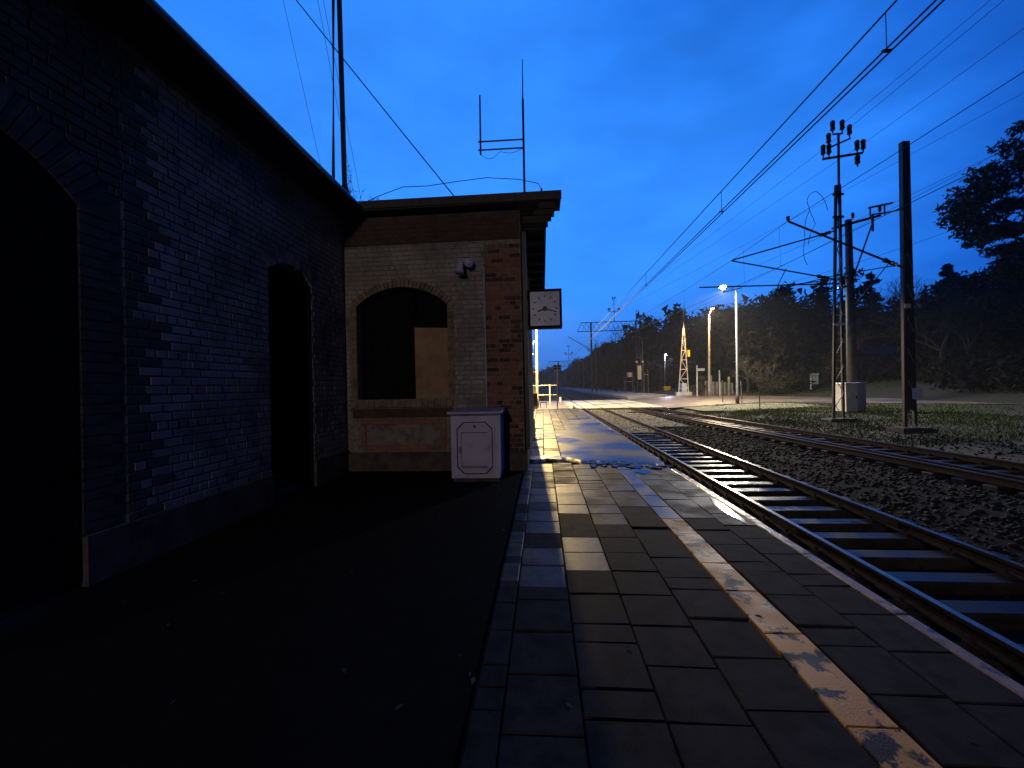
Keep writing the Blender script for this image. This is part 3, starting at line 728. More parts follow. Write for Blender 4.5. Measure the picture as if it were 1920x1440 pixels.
# things on the roof ----------------------------------------------------
t = thing('radio_antenna', (-.3, 8.6, 5.3), 'slim antenna mast with a side arm and second rod on the wing roof', 'antenna')
mb = MB(); mb.tube([(-.3, 8.6, 5.32), (-.29, 8.6, 7.75)], .024, 8); mb.build('mast', iron, t)
mb = MB(); mb.tube([(-.29, 8.6, 7.75), (-.28, 8.6, 8.6)], [.016, .009], 6); mb.build('tip_rod', iron, t)
for z in (6.9, 6.72): m = MB(); m.tube([(-1.27, 8.6, z), (-.29, 8.6, z-.01)], .016, 6); m.build('cross_arm', iron, t)
mb = MB(); mb.tube([(-1.22, 8.6, 6.62), (-1.21, 8.6, 7.9)], [.022, .017], 8); mb.build('side_rod', iron, t)
mb = MB(); mb.tube([(-1.22+.93*s, 8.58, 6.62-.13*math.sin(min(1, s*2.2)*PI)-.0+.08*s-(.07*math.sin((s-.45)/.55*PI) if s > .45 else 0)) for s in np.linspace(0, 1, 24)], .005, 5); mb.build('coax_cable', cable, t)
mb = MB()
for a in (0, 2.1, 4.2): mb.bar((-.3, 8.6, 5.6), (-.3+.2*math.cos(a), 8.6+.2*math.sin(a), 5.325), .015)
mb.build('foot', iron, t)
t = thing('aframe_mast', (-4.45, 9.2, 5.4), 'tall twin-legged mast converging upwards above the left roof', 'mast')
mb = MB(); mb.tube([(-4.72, 9.0, 5.38), (-4.66, 8.9, 6.6), (-4.53, 8.8, 10.5), (-4.45, 8.75, 13.6)], .036, 8); mb.build('leg', iron, t)
mb = MB(); mb.tube([(-4.35, 8.8, 6.2), (-4.39, 8.8, 10.5), (-4.45, 8.75, 13.6)], .058, 8); mb.build('leg', iron, t)
mb = MB(); mb.tube([(-4.34, 8.8, 5.32), (-4.34, 8.8, 5.98), (-4.345, 8.8, 6.03), (-4.35, 8.8, 6.3)], [.13, .13, .115, .05], 10); mb.build('foot', iron, t)
mb = MB(); mb.tube([(-4.45, 8.75, 13.5), (-4.45, 8.75, 15)], .03, 8); mb.build('top_pole', iron, t)
def wire(name, pts, r, label, cat='wire', group=None, m=None):
    mb = MB(); mb.tube(pts, r, 5); o = mb.build(name, m or cable); return tag(o, label, cat, group)
def sag(a, b, s, n=14):
    a, b = Vector(a), Vector(b); return [a.lerp(b, t)-Vector((0, 0, s*4*t*(1-t))) for t in np.linspace(0, 1, n)]
wire('overhead_cable', sag((-1.44, 8.9, 5.33), (-9.4, 8.7, 15.9), .05, 6), .013, 'straight dark cable climbing steeply from the wing roof to the upper left sky')
lp = [(-3.86, 8.6, 5.72), (-3.5, 8.6, 5.86), (-2.95, 8.6, 6.03), (-2.4, 8.6, 6.02), (-1.7, 8.6, 6.08), (-1.1, 8.6, 6.12), (-.4, 8.6, 6.04), (.0, 8.6, 5.93), (.07, 8.6, 5.78), (.12, 8.6, 5.34)]
wire('lightning_wire', lp, .008, 'thin arched wire looping over the wing roof between two short stubs')
t = thing('cable_stub', (-3.88, 8.6, 5.3), 'short paired metal stub at the left end of the looping roof wire', 'bracket')
mb = MB(); mb.bar((-3.9, 8.6, 5.32), (-3.92, 8.6, 5.74), .045); mb.bar((-3.78, 8.6, 5.32), (-3.86, 8.6, 5.74), .04); mb.build('post', iron, t)
t = thing('cable_stub', (.07, 8.3, 5.3), 'short metal stub on the roof corner, right end of the looping wire', 'bracket')
mb = MB(); mb.bar((.06, 8.2, 5.30), (.06, 8.2, 5.62), .04); mb.bar((.18, 8.2, 5.31), (.09, 8.2, 5.56), .025); mb.build('post', iron, t)
def weed(loc, h, label, seed):
    r_ = random.Random(seed); m = MB()
    for k in range(5):
        x = loc[0]+r_.uniform(-.03, .03); z = loc[2]; p = [(x, loc[1], z)]
        dx = r_.uniform(-.05, .05)
        for i in range(5): x += dx*.6+r_.uniform(-.02, .02); z += h/5*r_.uniform(.6, 1.1); p.append((x, loc[1]+r_.uniform(-.03, .03), z))
        m.tube(p, [.005, .0045, .004, .003, .002, .001], 4)
        for q in p[1:]:
            for j in range(4): m.bar(q, (q[0]+r_.uniform(-.09, .09), q[1], q[2]+r_.uniform(.0, .1)), .003)
    return tag(m.build('dry_weed', twig), label, 'weed', 'dry weeds on the roof')
weed((-4.12, 8.5, 5.32), 1.25, 'tallest dry weed stalk growing on the roof beside the thick mast foot', 1)
weed((-3.98, 8.5, 5.32), .7, 'low dry weed between the mast foot and the cable stub', 2)
weed((-3.6, 8.5, 5.32), .5, 'small sprig of dry weed on the wing roof right of the cable stub', 3)
for i, (a, b) in enumerate((((-5.31, 12, 5.6), (-4.9, 7.9, 12.6)), ((-5.1, 12, 5.6), (-4.8, 7.9, 12.6)), ((-6.4, 12.5, 6.2), (-6.1, 8.2, 13.6)))):
    wire('guy_wire', [a, b], .005, ['leftmost faint guy wire left of the tall twin-legged mast', 'faint guy wire closest to the tall twin-legged mast', 'faint guy wire above the left eave'][i], 'guy wire', 'guy wires by the roof mast')

# ------------------------------------------------------------------ catenary
def insulator(m, p, h=.28, r=.07):
    p = Vector(p); m.tube([p, p+Vector((0, 0, h*.15)), p+Vector((0, 0, h*.3)), p+Vector((0, 0, h*.5)), p+Vector((0, 0, h*.9)), p+Vector((0, 0, h))], [.03, .03, r, r*.85, r, r*.5], 8)
def lattice_mast(nm, loc, z1, w0, w1, label, lean=0.):
    t = thing(nm, loc, label, 'mast'); x, y, z0 = loc
    for s in (-1, 1):
        m = MB(); a = Vector((x+s*w0/2, y, z0+.2)); b = Vector((x+lean+s*w1/2, y, z1)); m.bar(a, b, .1, .1); m.build('channel', iron, t)
    n = int((z1-z0)/.62)
    for i in range(n):
        f0, f1 = i/n, (i+1)/n; wa, wb = w0+(w1-w0)*f0, w0+(w1-w0)*f1; za, zb = z0+.2+(z1-z0-.2)*f0, z0+.2+(z1-z0-.2)*f1
        if wa < .13: break
        s = 1 if i % 2 else -1
        m = MB(); m.bar((x+lean*f0-s*(wa/2-.03), y-.105, za), (x+lean*f1+s*(wb/2-.03), y-.105, zb), .05, .012); m.build('lacing', galv if i % 2 == 0 and i < 14 else iron, t)  # every other low lace paler, caught light put into its colour
    m = MB(); m.box((x, y, z0+.06), (w0+.75, .8, .34), ch=.06); m.build('foundation', conc if False else plinthm, t)
    return t
A = lattice_mast('catenary_mast', (14.31, 20.9, -.5), 11.1, .46, .17, 'lattice catenary mast topped by a telegraph pole with insulators, beside the pale cabinet', .25)
m = MB(); m.tube([(14.6, 20.9, 10.2), (14.66, 20.9, 13.6)], .055, 8); m.build('top_pole', iron, A)
m = MB(); m.bar((13.9, 20.9, 12.42), (15.75, 20.9, 12.6), .09); m.build('cross_arm', iron, A)
m = MB(); m.bar((14.2, 20.9, 12.95), (15.2, 20.9, 13.35), .07); m.bar((14.2, 20.9, 12.95), (14.2, 20.9, 13.1), .05); m.build('cross_arm', iron, A)
m = MB(); m.bar((14.4, 20.9, 13.6), (14.85, 20.9, 13.62), .06); m.build('cross_arm', iron, A)
for p in ((13.93, 20.9, 12.5), (14.2, 20.9, 12.52), (15.5, 20.9, 12.62), (15.78, 20.9, 12.64), (14.2, 20.9, 13.05), (15.17, 20.9, 13.4), (14.4, 20.9, 13.65), (14.84, 20.9, 13.66)):
    m = MB(); insulator(m, p, .62, .11); m.build('insulator', ceram, A)
m = MB(); insulator(m, (15.5, 20.9, 11.95), .55, .12); m.build('insulator', ceram, A)
for z in (10.6, 9.5, 4.3):
    m = MB(); m.box((14.5-.02*(11-z), 20.78, z), (.5, .06, .1)); m.build('clamp', whitep if z < 5 else iron, A)
def tube_part(t, name, a, b, r=.035, ins=True):
    m = MB(); m.tube([a, b], r, 8); m.build(name, iron, t)
    if ins:
        a, b = Vector(a), Vector(b); d = (b-a).normalized(); m = MB(); q = a+d*.25
        m.tube([q, q+d*.05, q+d*.12, q+d*.19, q+d*.26, q+d*.5, q+d*.52], [.05, .1, .06, .1, .06, .1, .04], 8); m.build('insulator', ceram, t)
tube_part(A, 'cantilever_tube', (14.35, 20.8, 8.85), (9.5, 20.8, 7.64))
tube_part(A, 'cantilever_tube', (14.2, 20.8, 6.5), (9.45, 20.8, 7.6))
tube_part(A, 'registration_tube', (14.15, 20.8, 6.27), (7.87, 20.8, 6.35))
m = MB(); m.tube([(9.2, 20.8, 6.3), (9.0, 20.8, 6.05), (9.9, 20.8, 6.25)], .02, 6); m.tube([(11.6, 20.8, 6.3), (12.0, 20.8, 7.1)], .02, 6); m.build('steady_arm', iron, A)
m = MB(); pts = []
for s in np.linspace(0, 1, 22): pts.append((14.25-.75*math.sin(s*PI)-.1*s, 20.7, 9.1+1.7*math.sin(s*PI*.5) if s < .5 else 9.1+1.7*math.sin(s*PI)**1.2*.8+.25))
cp = [(14.1, 8.9), (13.95, 9.8), (13.75, 10.4), (13.45, 10.75), (13.15, 10.65), (13.0, 10.3), (13.1, 9.9), (12.95, 9.5), (12.86, 9.0), (12.85, 8.5), (12.78, 7.95), (12.82, 7.5), (13.0, 7.15), (13.35, 6.9)]
cq = [Vector((a, 20.7, b)) for a, b in cp]; cs_ = []
for i in range(1, len(cq)-2):
    for q in (0, .25, .5, .75):
        p0, p1, p2, p3 = cq[i-1:i+3]; cs_.append(.5*((2*p1)+(p2-p0)*q+(2*p0-5*p1+4*p2-p3)*q*q+(3*p1-p0-3*p2+p3)*q**3))
m.tube(cs_, .014, 5); m.build('jumper_cable', cable, A)
m = MB(); m.tube([(13.1, 20.7, 9.9), (13.35, 20.7, 9.2), (13.1, 20.7, 8.7), (13.0, 20.7, 8.2)], .014, 5); m.build('jumper_cable', cable, A)
Bm = lattice_mast('catenary_mast', (14.02, 16.7, -.5), 10.7, .36, .17, 'solid dark catenary mast with a blue number plate, tallest post right of the lattice mast', .1)
m = MB(); m.add([(13.84, 16.62, .4), (14.18, 16.62, .4), (14.18, 16.8, .4), (13.84, 16.8, .4), (13.97, 16.62, 10.72), (14.24, 16.62, 10.72), (14.24, 16.8, 10.72), (13.97, 16.8, 10.72)], [(3, 2, 1, 0), (4, 5, 6, 7), (0, 1, 5, 4), (1, 2, 6, 5), (2, 3, 7, 6), (3, 0, 4, 7)]); m.build('web_plate', iron, Bm)
m = MB(); m.box((13.93, 16.55, 4.37), (.22, .03, .16)); m.build('number_plate', whitep, Bm)
m = MB(); m.tube([(14.35, 16.6, 4.38), (14.35, 16.55, 4.38)], .06, 10); m.build('disc', conc, Bm)
m = MB(); m.box((14.16, 16.5, 1.02), (.36, .03, .42)); m.build('number_plate', bluep, Bm)
tube_part(Bm, 'cantilever_tube', (13.85, 16.6, 5.85), (9.7, 16.6, 7.85), .04)
m = MB(); m.tube([(13.9, 16.6, 8.1), (13.4, 16.6, 8.0), (12.8, 16.6, 7.95)], .03, 6); m.bar((12.8, 16.6, 7.95), (12.8, 16.6, 7.3), .06); m.build('switch_arm', iron, Bm)
m = MB(); insulator(m, (9.7, 16.6, 7.85), .2, .07); m.build('insulator', ceram, Bm)
dimconc = mat('dark_weathered_concrete', (.12, .12, .13), .85, (.08, .08, .085), 3)
Cm = thing('concrete_mast', (20.65, 28.8, -.45), 'pale round concrete mast with steel cross beam, behind the lattice mast', 'mast')
m = MB(); m.tube([(20.65, 28.8, -.5), (20.68, 28.8, 12.3)], [.3, .19], 14); m.build('shaft', dimconc, Cm, smooth_=True)
m = MB(); m.bar((19.6, 28.7, 11.75), (22.6, 28.7, 12.45), .22, .14); m.bar((20.9, 28.7, 8.6), (22.2, 28.7, 12.2), .07); m.build('cross_beam', iron, Cm)
m = MB(); m.bar((21.9, 28.7, 13.0), (23.4, 28.7, 13.25), .12, .1); m.bar((22.9, 28.7, 12.5), (22.9, 28.7, 13.2), .07); m.bar((22.0, 28.7, 12.4), (22.0, 28.7, 13.0), .07); m.build('switch_beam', iron, Cm)
for x in (20.0, 20.9, 22.6): m = MB(); insulator(m, (x, 28.7, 12.1+(x-20)*.2), .45, .1); m.build('insulator', ceram, Cm)
tube_part(Cm, 'cantilever_tube', (20.6, 28.7, 8.4), (17.2, 28.7, 8.1), .035)
tube_part(Cm, 'cantilever_tube', (20.6, 28.7, 7.9), (16.7, 28.7, 6.7), .035)
m = MB(); m.tube([(15.5, 28.7, 7.6), (17.0, 28.7, 8.0), (19.8, 28.7, 8.6), (24.4, 28.7, 9.2)], .035, 6); m.tube([(20.9, 28.7, 6.6), (23.2, 28.7, 9.4)], .03, 6); m.build('registration_tube', iron, Cm)

# catenary of the platform track
t = thing('platform_track_catenary', (4.05, 10, 5), 'catenary over the platform track: messenger wire, twin contact wires and droppers', 'overhead line')
def zc(y): return 5.42+.0016*y
def zm(y): return 5.86+.10*((y-33) % 60-30)**2/900.
Yw = list(np.arange(-14, 300, 6))
m = MB(); m.tube([(4.06, y, 5.88+.0*y) for y in (-14, 40, 120, 300)], .011, 5); m.build('messenger_wire', cable, t)
for x in (4.02, 4.10): m = MB(); m.tube([(x, y, 5.42) for y in (-14, 40, 120, 300)], .011, 5); m.build('contact_wire', cable, t)
for y in (5.0, 9.35, 16, 24, 33, 44, 58): m = MB(); m.tube([(4.06, y, 5.43), (4.06, y, 5.88)], .006, 4); m.box((4.06, y, 5.43), (.1, .03, .025)); m.build('dropper', cable, t)
def c2w(y): return 9.45+.045*(20.9-y) if y < 21 else 9.45-.09*(y-21)
t = thing('siding_catenary', (9.4, 20, 6), 'catenary over the curved siding track, passing the cantilever tips of the masts', 'overhead line')
m = MB(); m.tube(sag((10.2, -10, 8.0), (9.7, 16.6, 7.85), .15, 8)+sag((9.5, 20.8, 7.66), (6.5, 58, 8.0), .5, 10), .01, 5); m.build('messenger_wire', cable, t)
m = MB(); m.tube([(10.2, -10, 6.3), (9.6, 16.6, 6.2), (9.2, 20.8, 6.15), (6.5, 58, 6.3)], .01, 5); m.build('contact_wire', cable, t)
for y, x in ((8, 9.86), (17, 9.6), (19.5, 9.4), (26, 8.9), (34, 8.3)): m = MB(); m.tube([(x, y, 6.2), (x, y, 7.75)], .005, 4); m.build('dropper', cable, t)
wl_ = [((23, 20.9, 15.0), (10.2, 60, 12.0), 'thin line wire crossing above the lattice mast cantilevers'),
       ((23.0, 20.9, 12.8), (9.6, 46, 6.4), 'line wire sagging behind the solid mast to the lamp'),
       ((30, 14, 16), (14.8, 28.7, 9.5), 'upper wire running right behind the dark pine'),
       ((24, 20.9, 10.2), (16.6, 28.8, 8.2), 'lower wire between concrete mast and right edge'),
       ((15.78, 20.9, 13.05), (15.2, -6, 12.6), 'telegraph wire from the right insulator of the pole crossarm'),
       ((14.84, 20.9, 14.06), (14.2, -6, 13.6), 'telegraph wire from the topmost insulator pair'),
       ((13.93, 20.9, 12.9), (13.1, -6, 12.6), 'telegraph wire from the leftmost insulator of the crossarm'),
       ((13.93, 20.9, 12.9), (19.2, 110, 22.3), 'telegraph wire receding left towards the far gantry'),
       ((15.78, 20.9, 13.05), (19.8, 110, 22.3), 'upper telegraph wire receding towards the far gantry')]
for a, b, lb_ in wl_: wire('line_wire', sag(a, b, .25, 8), .009, lb_, 'wire', 'wires strung between the masts')

# signal cabinet
cabw = mat('white_cabinet_paint', (.62, .64, .7), .5, (.45, .46, .5), 3, (.5, .7))
def cabinet(loc, d, label):
    t = thing('signal_cabinet', loc, label, 'cabinet', ); x, y, z = loc
    m = MB(); m.bx(x-d[0]/2, x+d[0]/2, y-d[1]/2, y+d[1]/2, z+.1, z+d[2]); m.build('body', cabw, t)
    m = MB(); m.bx(x-d[0]/2-.05, x+d[0]/2+.05, y-d[1]/2-.05, y+d[1]/2+.05, z+d[2]+.001, z+d[2]+.1, ch=.03); m.build('lid', cabw, t)
    m = MB(); m.bx(x-d[0]/2+.05, x+d[0]/2-.05, y-d[1]/2-.02, y-d[1]/2-.001, z+.16, z+d[2]-.06); q = m.build('door', cabw, t)
    m = MB(); m.bx(x-.03, x+.03, y-d[1]/2-.05, y-d[1]/2-.021, z+d[2]*.5, z+d[2]*.6); m.build('handle', iron, q)
    m = MB(); m.bx(x-d[0]/2, x+d[0]/2, y-d[1]/2, y+d[1]/2, z-.1, z+.1); m.build('plinth', plinthm, t)
    return t
cabinet((18.95, 26.6, -.45), (1.15, .9, 1.75), 'pale grey signalling cabinet behind the foot of the lattice mast')

# ------------------------------------------------------------------ lamps
WARM = (1, .7, .24); ORANGE = (1, .64, .28); WHITE = (1, .94, .74); VIO = (.85, .75, 1)
def lens(name, col, strength):
    return mat(name, (.8, .8, .8), .5, emit=col, estr=strength)
def street_lamp(base, top, head, col, power, estr, label, hr=.2, shaft=galv, r0=.11, r1=.06, group=None, spread=12, hl=.7, cut=.17):
    t = thing('street_lamp', base, label, 'street lamp', group)
    b, tp, hd = Vector(base), Vector(top), Vector(head)
    m = MB(); m.tube([b, b+Vector((0, 0, .9)), b+Vector((0, 0, .92)), tp], [r0*1.35, r0*1.35, r0, r1], 12); m.build('pole', shaft, t, smooth_=True)
    m = MB(); m.tube([tp-Vector((0, 0, .05)), tp.lerp(hd, .6)+Vector((0, 0, .08)), hd+Vector((0, 0, .06))], .035, 8); m.build('arm', shaft, t)
    d = (hd-tp); d.z = 0; d.normalize(); rot = d.to_track_quat('X', 'Z').to_matrix()
    m = MB(); m.box(hd+Vector((0, 0, .07)), (hl, .3, .1), rot, ch=.03); m.build('head', galv, t)
    m = MB(); k = []
    for i in range(12): a = 2*PI*i/12; k.append(a)
    m.tube([hd+Vector((0, 0, .015)), hd-Vector((0, 0, .05)), hd-Vector((0, 0, hr*.75))], [hr, hr*.95, hr*.4], 12); m.build('lens', lens('lit_lens_'+label.split()[0], col, estr), t)
    lamp('lamp_light', hd-Vector((0, 0, hr*.8+.06)), col, power, t, .12, spread, cut)
    return t
street_lamp((18.0, 39.2, -.5), (18.13, 39.2, 10.15), (16.94, 39.2, 10.5), WHITE, 11500, 300, 'white street lamp shining on a tall dark grey pole right of the crossing', .32, iron, .12, .07, spread=1.2)
m = MB(); m.tube([(18.37, 39.1, -.5), (18.3, 39.1, 1.65)], .04, 8); tag(m.build('marker_post', galv), 'thin grey post standing against the white street lamp pole', 'post')
street_lamp((24.1, 61, -.45), (24.35, 61, 11.4), (24.75, 60.8, 12.3), ORANGE, 5600, 4, 'orange sodium street lamp glowing on a pale pole near the fence', .3, conc, .16, .1, spread=1.5)
street_lamp((-.55, 37, -.33), (-.45, 37, 9.3), (-1.35, 36.6, 9.5), WARM, 24000, 80, 'yellow platform lamp pole behind the station clock at the platform end', .22, conc, .12, .07, spread=1.0)
street_lamp((24.85, 85, -.2), (25.0, 85, 7.25), (25.1, 84.8, 7.4), VIO, 260, 120, 'small violet lamp on a thin pole behind the yellow grit bin', .2, galv, .05, .04, hl=.3)
street_lamp((-2.2, 90, -.5), (-2.2, 90, 14.2), (-1.9, 90, 14.36), WHITE, 300, 40, 'tiny far lamp highest of three beside the yellow pole', .14, galv, .06, .04, 'far lamps down the left road', hl=.4)
street_lamp((-2.6, 120, -.5), (-2.6, 120, 14.6), (-2.3, 120, 14.8), WHITE, 300, 40, 'tiny far lamp in the middle of three beside the yellow pole', .2, galv, .06, .04, 'far lamps down the left road', hl=.4)
street_lamp((-3.7, 150, -.5), (-3.7, 150, 13.4), (-3.4, 150, 13.5), WHITE, 300, 40, 'tiny far lamp lowest of three beside the yellow pole', .24, galv, .06, .04, 'far lamps down the left road', hl=.4)
# lamp at the near end of the platform, behind the photographer
street_lamp((-3.3, -13.6, 0), (-3.25, -13.6, 5.9), (-2.9, -13.4, 6.0), (1, .78, .62), 800, 30, 'near platform lamp with warm light behind the viewpoint', .2, conc, .12, .07, spread=2.5, cut=-.5)
t = thing('street_lamp', (19.2, 79.5, -.1), 'unlit swan-neck lamp pole on the far platform beside the shelter', 'street lamp')
m = MB(); m.tube([(19.2, 79.5, -.1), (19.2, 79.5, 9.6), (19.0, 79.5, 10.4), (18.5, 79.5, 10.75), (17.9, 79.5, 10.6)], [.09, .07, .06, .06, .05], 8); m.build('pole', galv, t)
m = MB(); m.box((17.7, 79.5, 10.6), (.8, .3, .16), ch=.05); m.build('head', conc, t)

# crossing barrier, raised
t = thing('crossing_barrier', (22.1, 65.8, -.4), 'raised white lattice level crossing barrier standing upright beside the road', 'barrier')
top = Vector((22.4, 65.8, 13.8))
for s in (-1, 1):
    m = MB(); pz = [(-.3), 3, 7, 10.2]; pts = [(22.1+.3*(z/14)+s*(.72*(1-max(0, z)/10.6)+.05), 65.8, z) for z in pz]; m.tube(pts, .075, 6); m.build('boom_rail', whitep, t)
m = MB(); m.tube([(22.33, 65.8, 10.1), (22.4, 65.8, 13.6)], .08, 8); m.build('boom_tip', whitep, t)
m = MB(); m.tube([(22.34, 65.79, 8.7), (22.345, 65.79, 9.0)], .17, 8); m.tube([(22.36, 65.79, 11.2), (22.37, 65.79, 12)], .1, 8); m.build('red_band', redp, t)
z = .7; s = 1
while z < 9:
    wz = .72*(1-z/10.6); z2 = z+1.5; w2 = .72*(1-z2/10.6)
    m = MB(); m.tube([(22.1+.3*z/14-wz, 65.8, z), (22.1+.3*z/14+wz, 65.8, z)], .05, 6); m.build('rung', whitep, t)
    m = MB(); m.tube([(22.1+.3*z/14+s*wz, 65.8, z), (22.1+.3*z2/14-s*w2, 65.8, z2)], .04, 6); m.build('brace', whitep, t); z = z2; s = -s
m = MB(); m.bx(21.75, 22.5, 65.4, 66.2, -.3, 1.5, ch=.06); m.build('drive_box', bluep, t)
m = MB(); m.bx(20.9, 23.3, 65.5, 66.1, -.45, .1, ch=.05); m.build('counterweight', whitep, t)
m = MB(); m.box((22.95, 65.7, 6.2), (.35, .3, 1.0), ch=.05); m.bar((22.5, 65.75, 6.6), (22.9, 65.7, 6.6), .08); m.build('signal_bell', yellowp, t)

# small furniture around the crossing
def post(name, x, y, z0, z1, r, m_, label, cat='post', group=None):
    m = MB(); m.tube([(x, y, z0), (x, y, z1-.04), (x, y, z1)], [r, r, r*.6], 8); return tag(m.build(name, m_), label, cat, group)
t = thing('grit_bin', (24.85, 84, -.1), 'bright yellow tapered bin at the foot of the small violet lamp', 'bin')
m = MB(); m.add([(24.4, 83.6, -.4), (25.3, 83.6, -.4), (25.3, 84.4, -.4), (24.4, 84.4, -.4), (24.2, 83.4, .8), (25.5, 83.4, .8), (25.5, 84.6, .8), (24.2, 84.6, .8)], [(3, 2, 1, 0), (4, 5, 6, 7), (0, 1, 5, 4), (1, 2, 6, 5), (2, 3, 7, 6), (3, 0, 4, 7)]); m.build('tub', yellowp, t)
m = MB(); m.box((24.85, 84, .86), (1.4, 1.3, .12), ch=.04); m.build('lid', yellowp, t)
t = thing('road_sign', (22.4, 61, -.4), 'tall white post with a small arm sign left of the orange lamp', 'sign')
m = MB(); m.tube([(22.4, 61, -.45), (22.45, 61, 4.1)], .1, 8); m.build('post', whitep, t); m = MB(); m.box((23.0, 60.9, 3.45), (1.0, .05, .35)); m.build('arm_sign', whitep, t)
post('post', 26.9, 61, -.45, 2.3, .16, yellowp, 'thick yellow post in front of the wooden fence', 'post')
post('post', 25.6, 61, -.45, 3.3, .1, whitep, 'white post between the orange lamp pole and the yellow post', 'post')
post('post', 26.0, 59, -.45, 1.9, .12, conc, 'short grey post just left of the yellow post', 'post')
post('post', 17.8, 41.8, -.45, 1.75, .05, iron, 'thin dark post left of the white street lamp pole', 'post')
post('post', 15.7, 30.8, -.5, 1.35, .035, iron, 'thin dark stake standing alone in the grass verge', 'post')
t = thing('wooden_fence', (26.8, 64, -.5), 'pale boarded fence behind the yellow post', 'fence')
for i in range(22):
    m = MB(); u = i/21; m.box((24.75+4.1*u, 64+.3*u, .65+.05*random.random()-.25*u), (.17, .03, 2.3-.35*u+random.uniform(-.12, .12))); m.build('board', rendr if i % 3 else conc, t)
m = MB(); m.bar((24.6, 64.04, 1.3), (29, 64.34, 1.0), .08); m.bar((24.6, 64.04, .2), (29, 64.34, .1), .08); m.build('rail', bark, t)
t = thing('information_board', (38, 60, -.3), 'white framed notice board by the dark hedge right of the road', 'notice board')
m = MB(); m.bx(37.45, 37.65, 59.95, 60.05, -.3, 2.5); m.bx(37.45, 38.6, 59.95, 60.05, 2.3, 2.52); m.build('frame', whitep, t); m = MB(); m.bx(37.8, 38.55, 59.97, 60.02, 1.0, 2.28); m.build('panel', bluep, t)
t = thing('crossbuck_sign', (1.1, 31.7, -.2), 'grey pole with a black and white quartered plate at the platform end', 'sign')
m = MB(); m.tube([(1.08, 31.7, -.25), (1.12, 31.7, 3.25)], .045, 8); m.build('pole', galv, t)
m = MB(); m.bx(.82, 1.44, 31.62, 31.65, 2.83, 3.22); pl_ = m.build('plate', whitep, t)
for a, b in ((.83, 1.08), (1.18, 1.43)):
    for c, d in ((2.84, 2.98), (3.07, 3.21)): m = MB(); m.bx(a, b, 31.60, 31.619, c, d); m.build('black_quarter', blackp, pl_)
post('post', .66, 40, -.33, 1.75, .06, whitep, 'white post in the barrier rail left of the quartered sign', 'post')
post('post', 2.0, 48, -.33, .25, .12, whitep, 'short white marker stump beside the rails beyond the crossing', 'post')
t = thing('pedestrian_railing', (0, 40.5, -.33), 'low grey railing behind the platform end', 'railing')
for z in (1.65, .7): m = MB(); m.tube([(-4, 40.5, z), (1.4, 40.5, z)], .035, 6); m.build('rail', galv, t)
for x in (-4, -2.2, -.9, 1.4): m = MB(); m.tube([(x, 40.5, -.35), (x, 40.5, 1.65)], .035, 6); m.build('post', galv, t)
t = thing('litter_bin', (-.72, 36.2, -.33), 'dark upright litter bin with yellow frame at the foot of the lamp pole', 'bin')
m = MB(); m.bx(-.92, -.52, 36.0, 36.4, -.33, .95, ch=.03); m.build('body', blackp, t); m = MB(); m.bx(-.96, -.48, 35.98, 36.42, .96, 1.02); m.build('top', yellowp, t)
t = thing('bench', (-.1, 36.6, -.33), 'small dark bench beside the litter bin at the platform end', 'bench')
m = MB(); m.bx(-.28, .28, 36.4, 36.9, .1, .16); m.build('seat', bark, t)
m = MB(); m.bx(-.28, .28, 36.86, 36.9, .3, .62); m.build('backrest', bark, t)
for x in (-.25, .25): m = MB(); m.bx(x-.03, x+.03, 36.4, 36.9, -.33, .099); m.build('leg', iron, t)
t = thing('wayside_post', (-1.5, 60, -.5), 'pale post with two short bars left of the yellow lamp pole', 'post')
m = MB(); m.tube([(-1.5, 60, -.5), (-1.5, 60, 4.8)], .07, 6); m.build('shaft', conc, t); m = MB(); m.bx(-1.7, -.7, 59.95, 60.05, 4.4, 4.6); m.bx(-1.7, -.7, 59.95, 60.05, 3.6, 3.8); m.build('bar', whitep, t)

# far island platform with shelter and board
m = MB(); m.add([(11.4, 56, -.5), (18.5, 62, -.5), (20.5, 300, -.5), (11.4, 300, -.5), (11.4, 56, -.12), (18.5, 62, -.12), (20.5, 300, .1), (11.4, 300, .1)], [(3, 2, 1, 0), (4, 5, 6, 7), (0, 1, 5, 4), (1, 2, 6, 5), (2, 3, 7, 6), (3, 0, 4, 7)])
m.build('island_platform', conc, kind='structure')
m = MB(); m.add([(12.0, 58, -.105), (12.35, 58, -.105), (12.35, 250, .08), (12.0, 250, .08)], [(0, 1, 2, 3)]); m.add([(13.6, 59, -.105), (13.9, 59, -.105), (13.9, 250, .08), (13.6, 250, .08)], [(0, 1, 2, 3)])
m.build('platform_line', mat('yellow_line_paint', (.6, .4, .08), .6, (.4, .28, .08), 3), kind='structure')
t = thing('platform_shelter', (16.6, 79.5, -.1), 'open shelter frame with a white sign on the far platform', 'shelter')
for x in (15.9, 17.5): 
    for y in (79.5, 81): m = MB(); m.tube([(x, y, -.1), (x, y, 3.1)], .06, 6); m.build('post', galv, t)
m = MB(); m.bx(15.8, 17.6, 79.4, 81.1, 2.0, 2.1); m.build('crossbar', galv, t)
m = MB(); m.bx(16.1, 17.25, 79.3, 79.36, 2.9, 3.8); m.build('sign', whitep, t)
t = thing('metal_goalpost', (19.6, 79, -.1), 'thin goal-shaped metal frame right of the swan-neck lamp', 'frame')
for x in (19.3, 20.0): m = MB(); m.tube([(x, 79, -.3), (x, 79, 4.3 if x > 19.5 else 3.9)], .07, 6); m.build('post', galv, t)
m = MB(); m.bar((19.3, 79, 3.3), (20.0, 79, 3.3), .15); m.build('crossbar', galv, t)
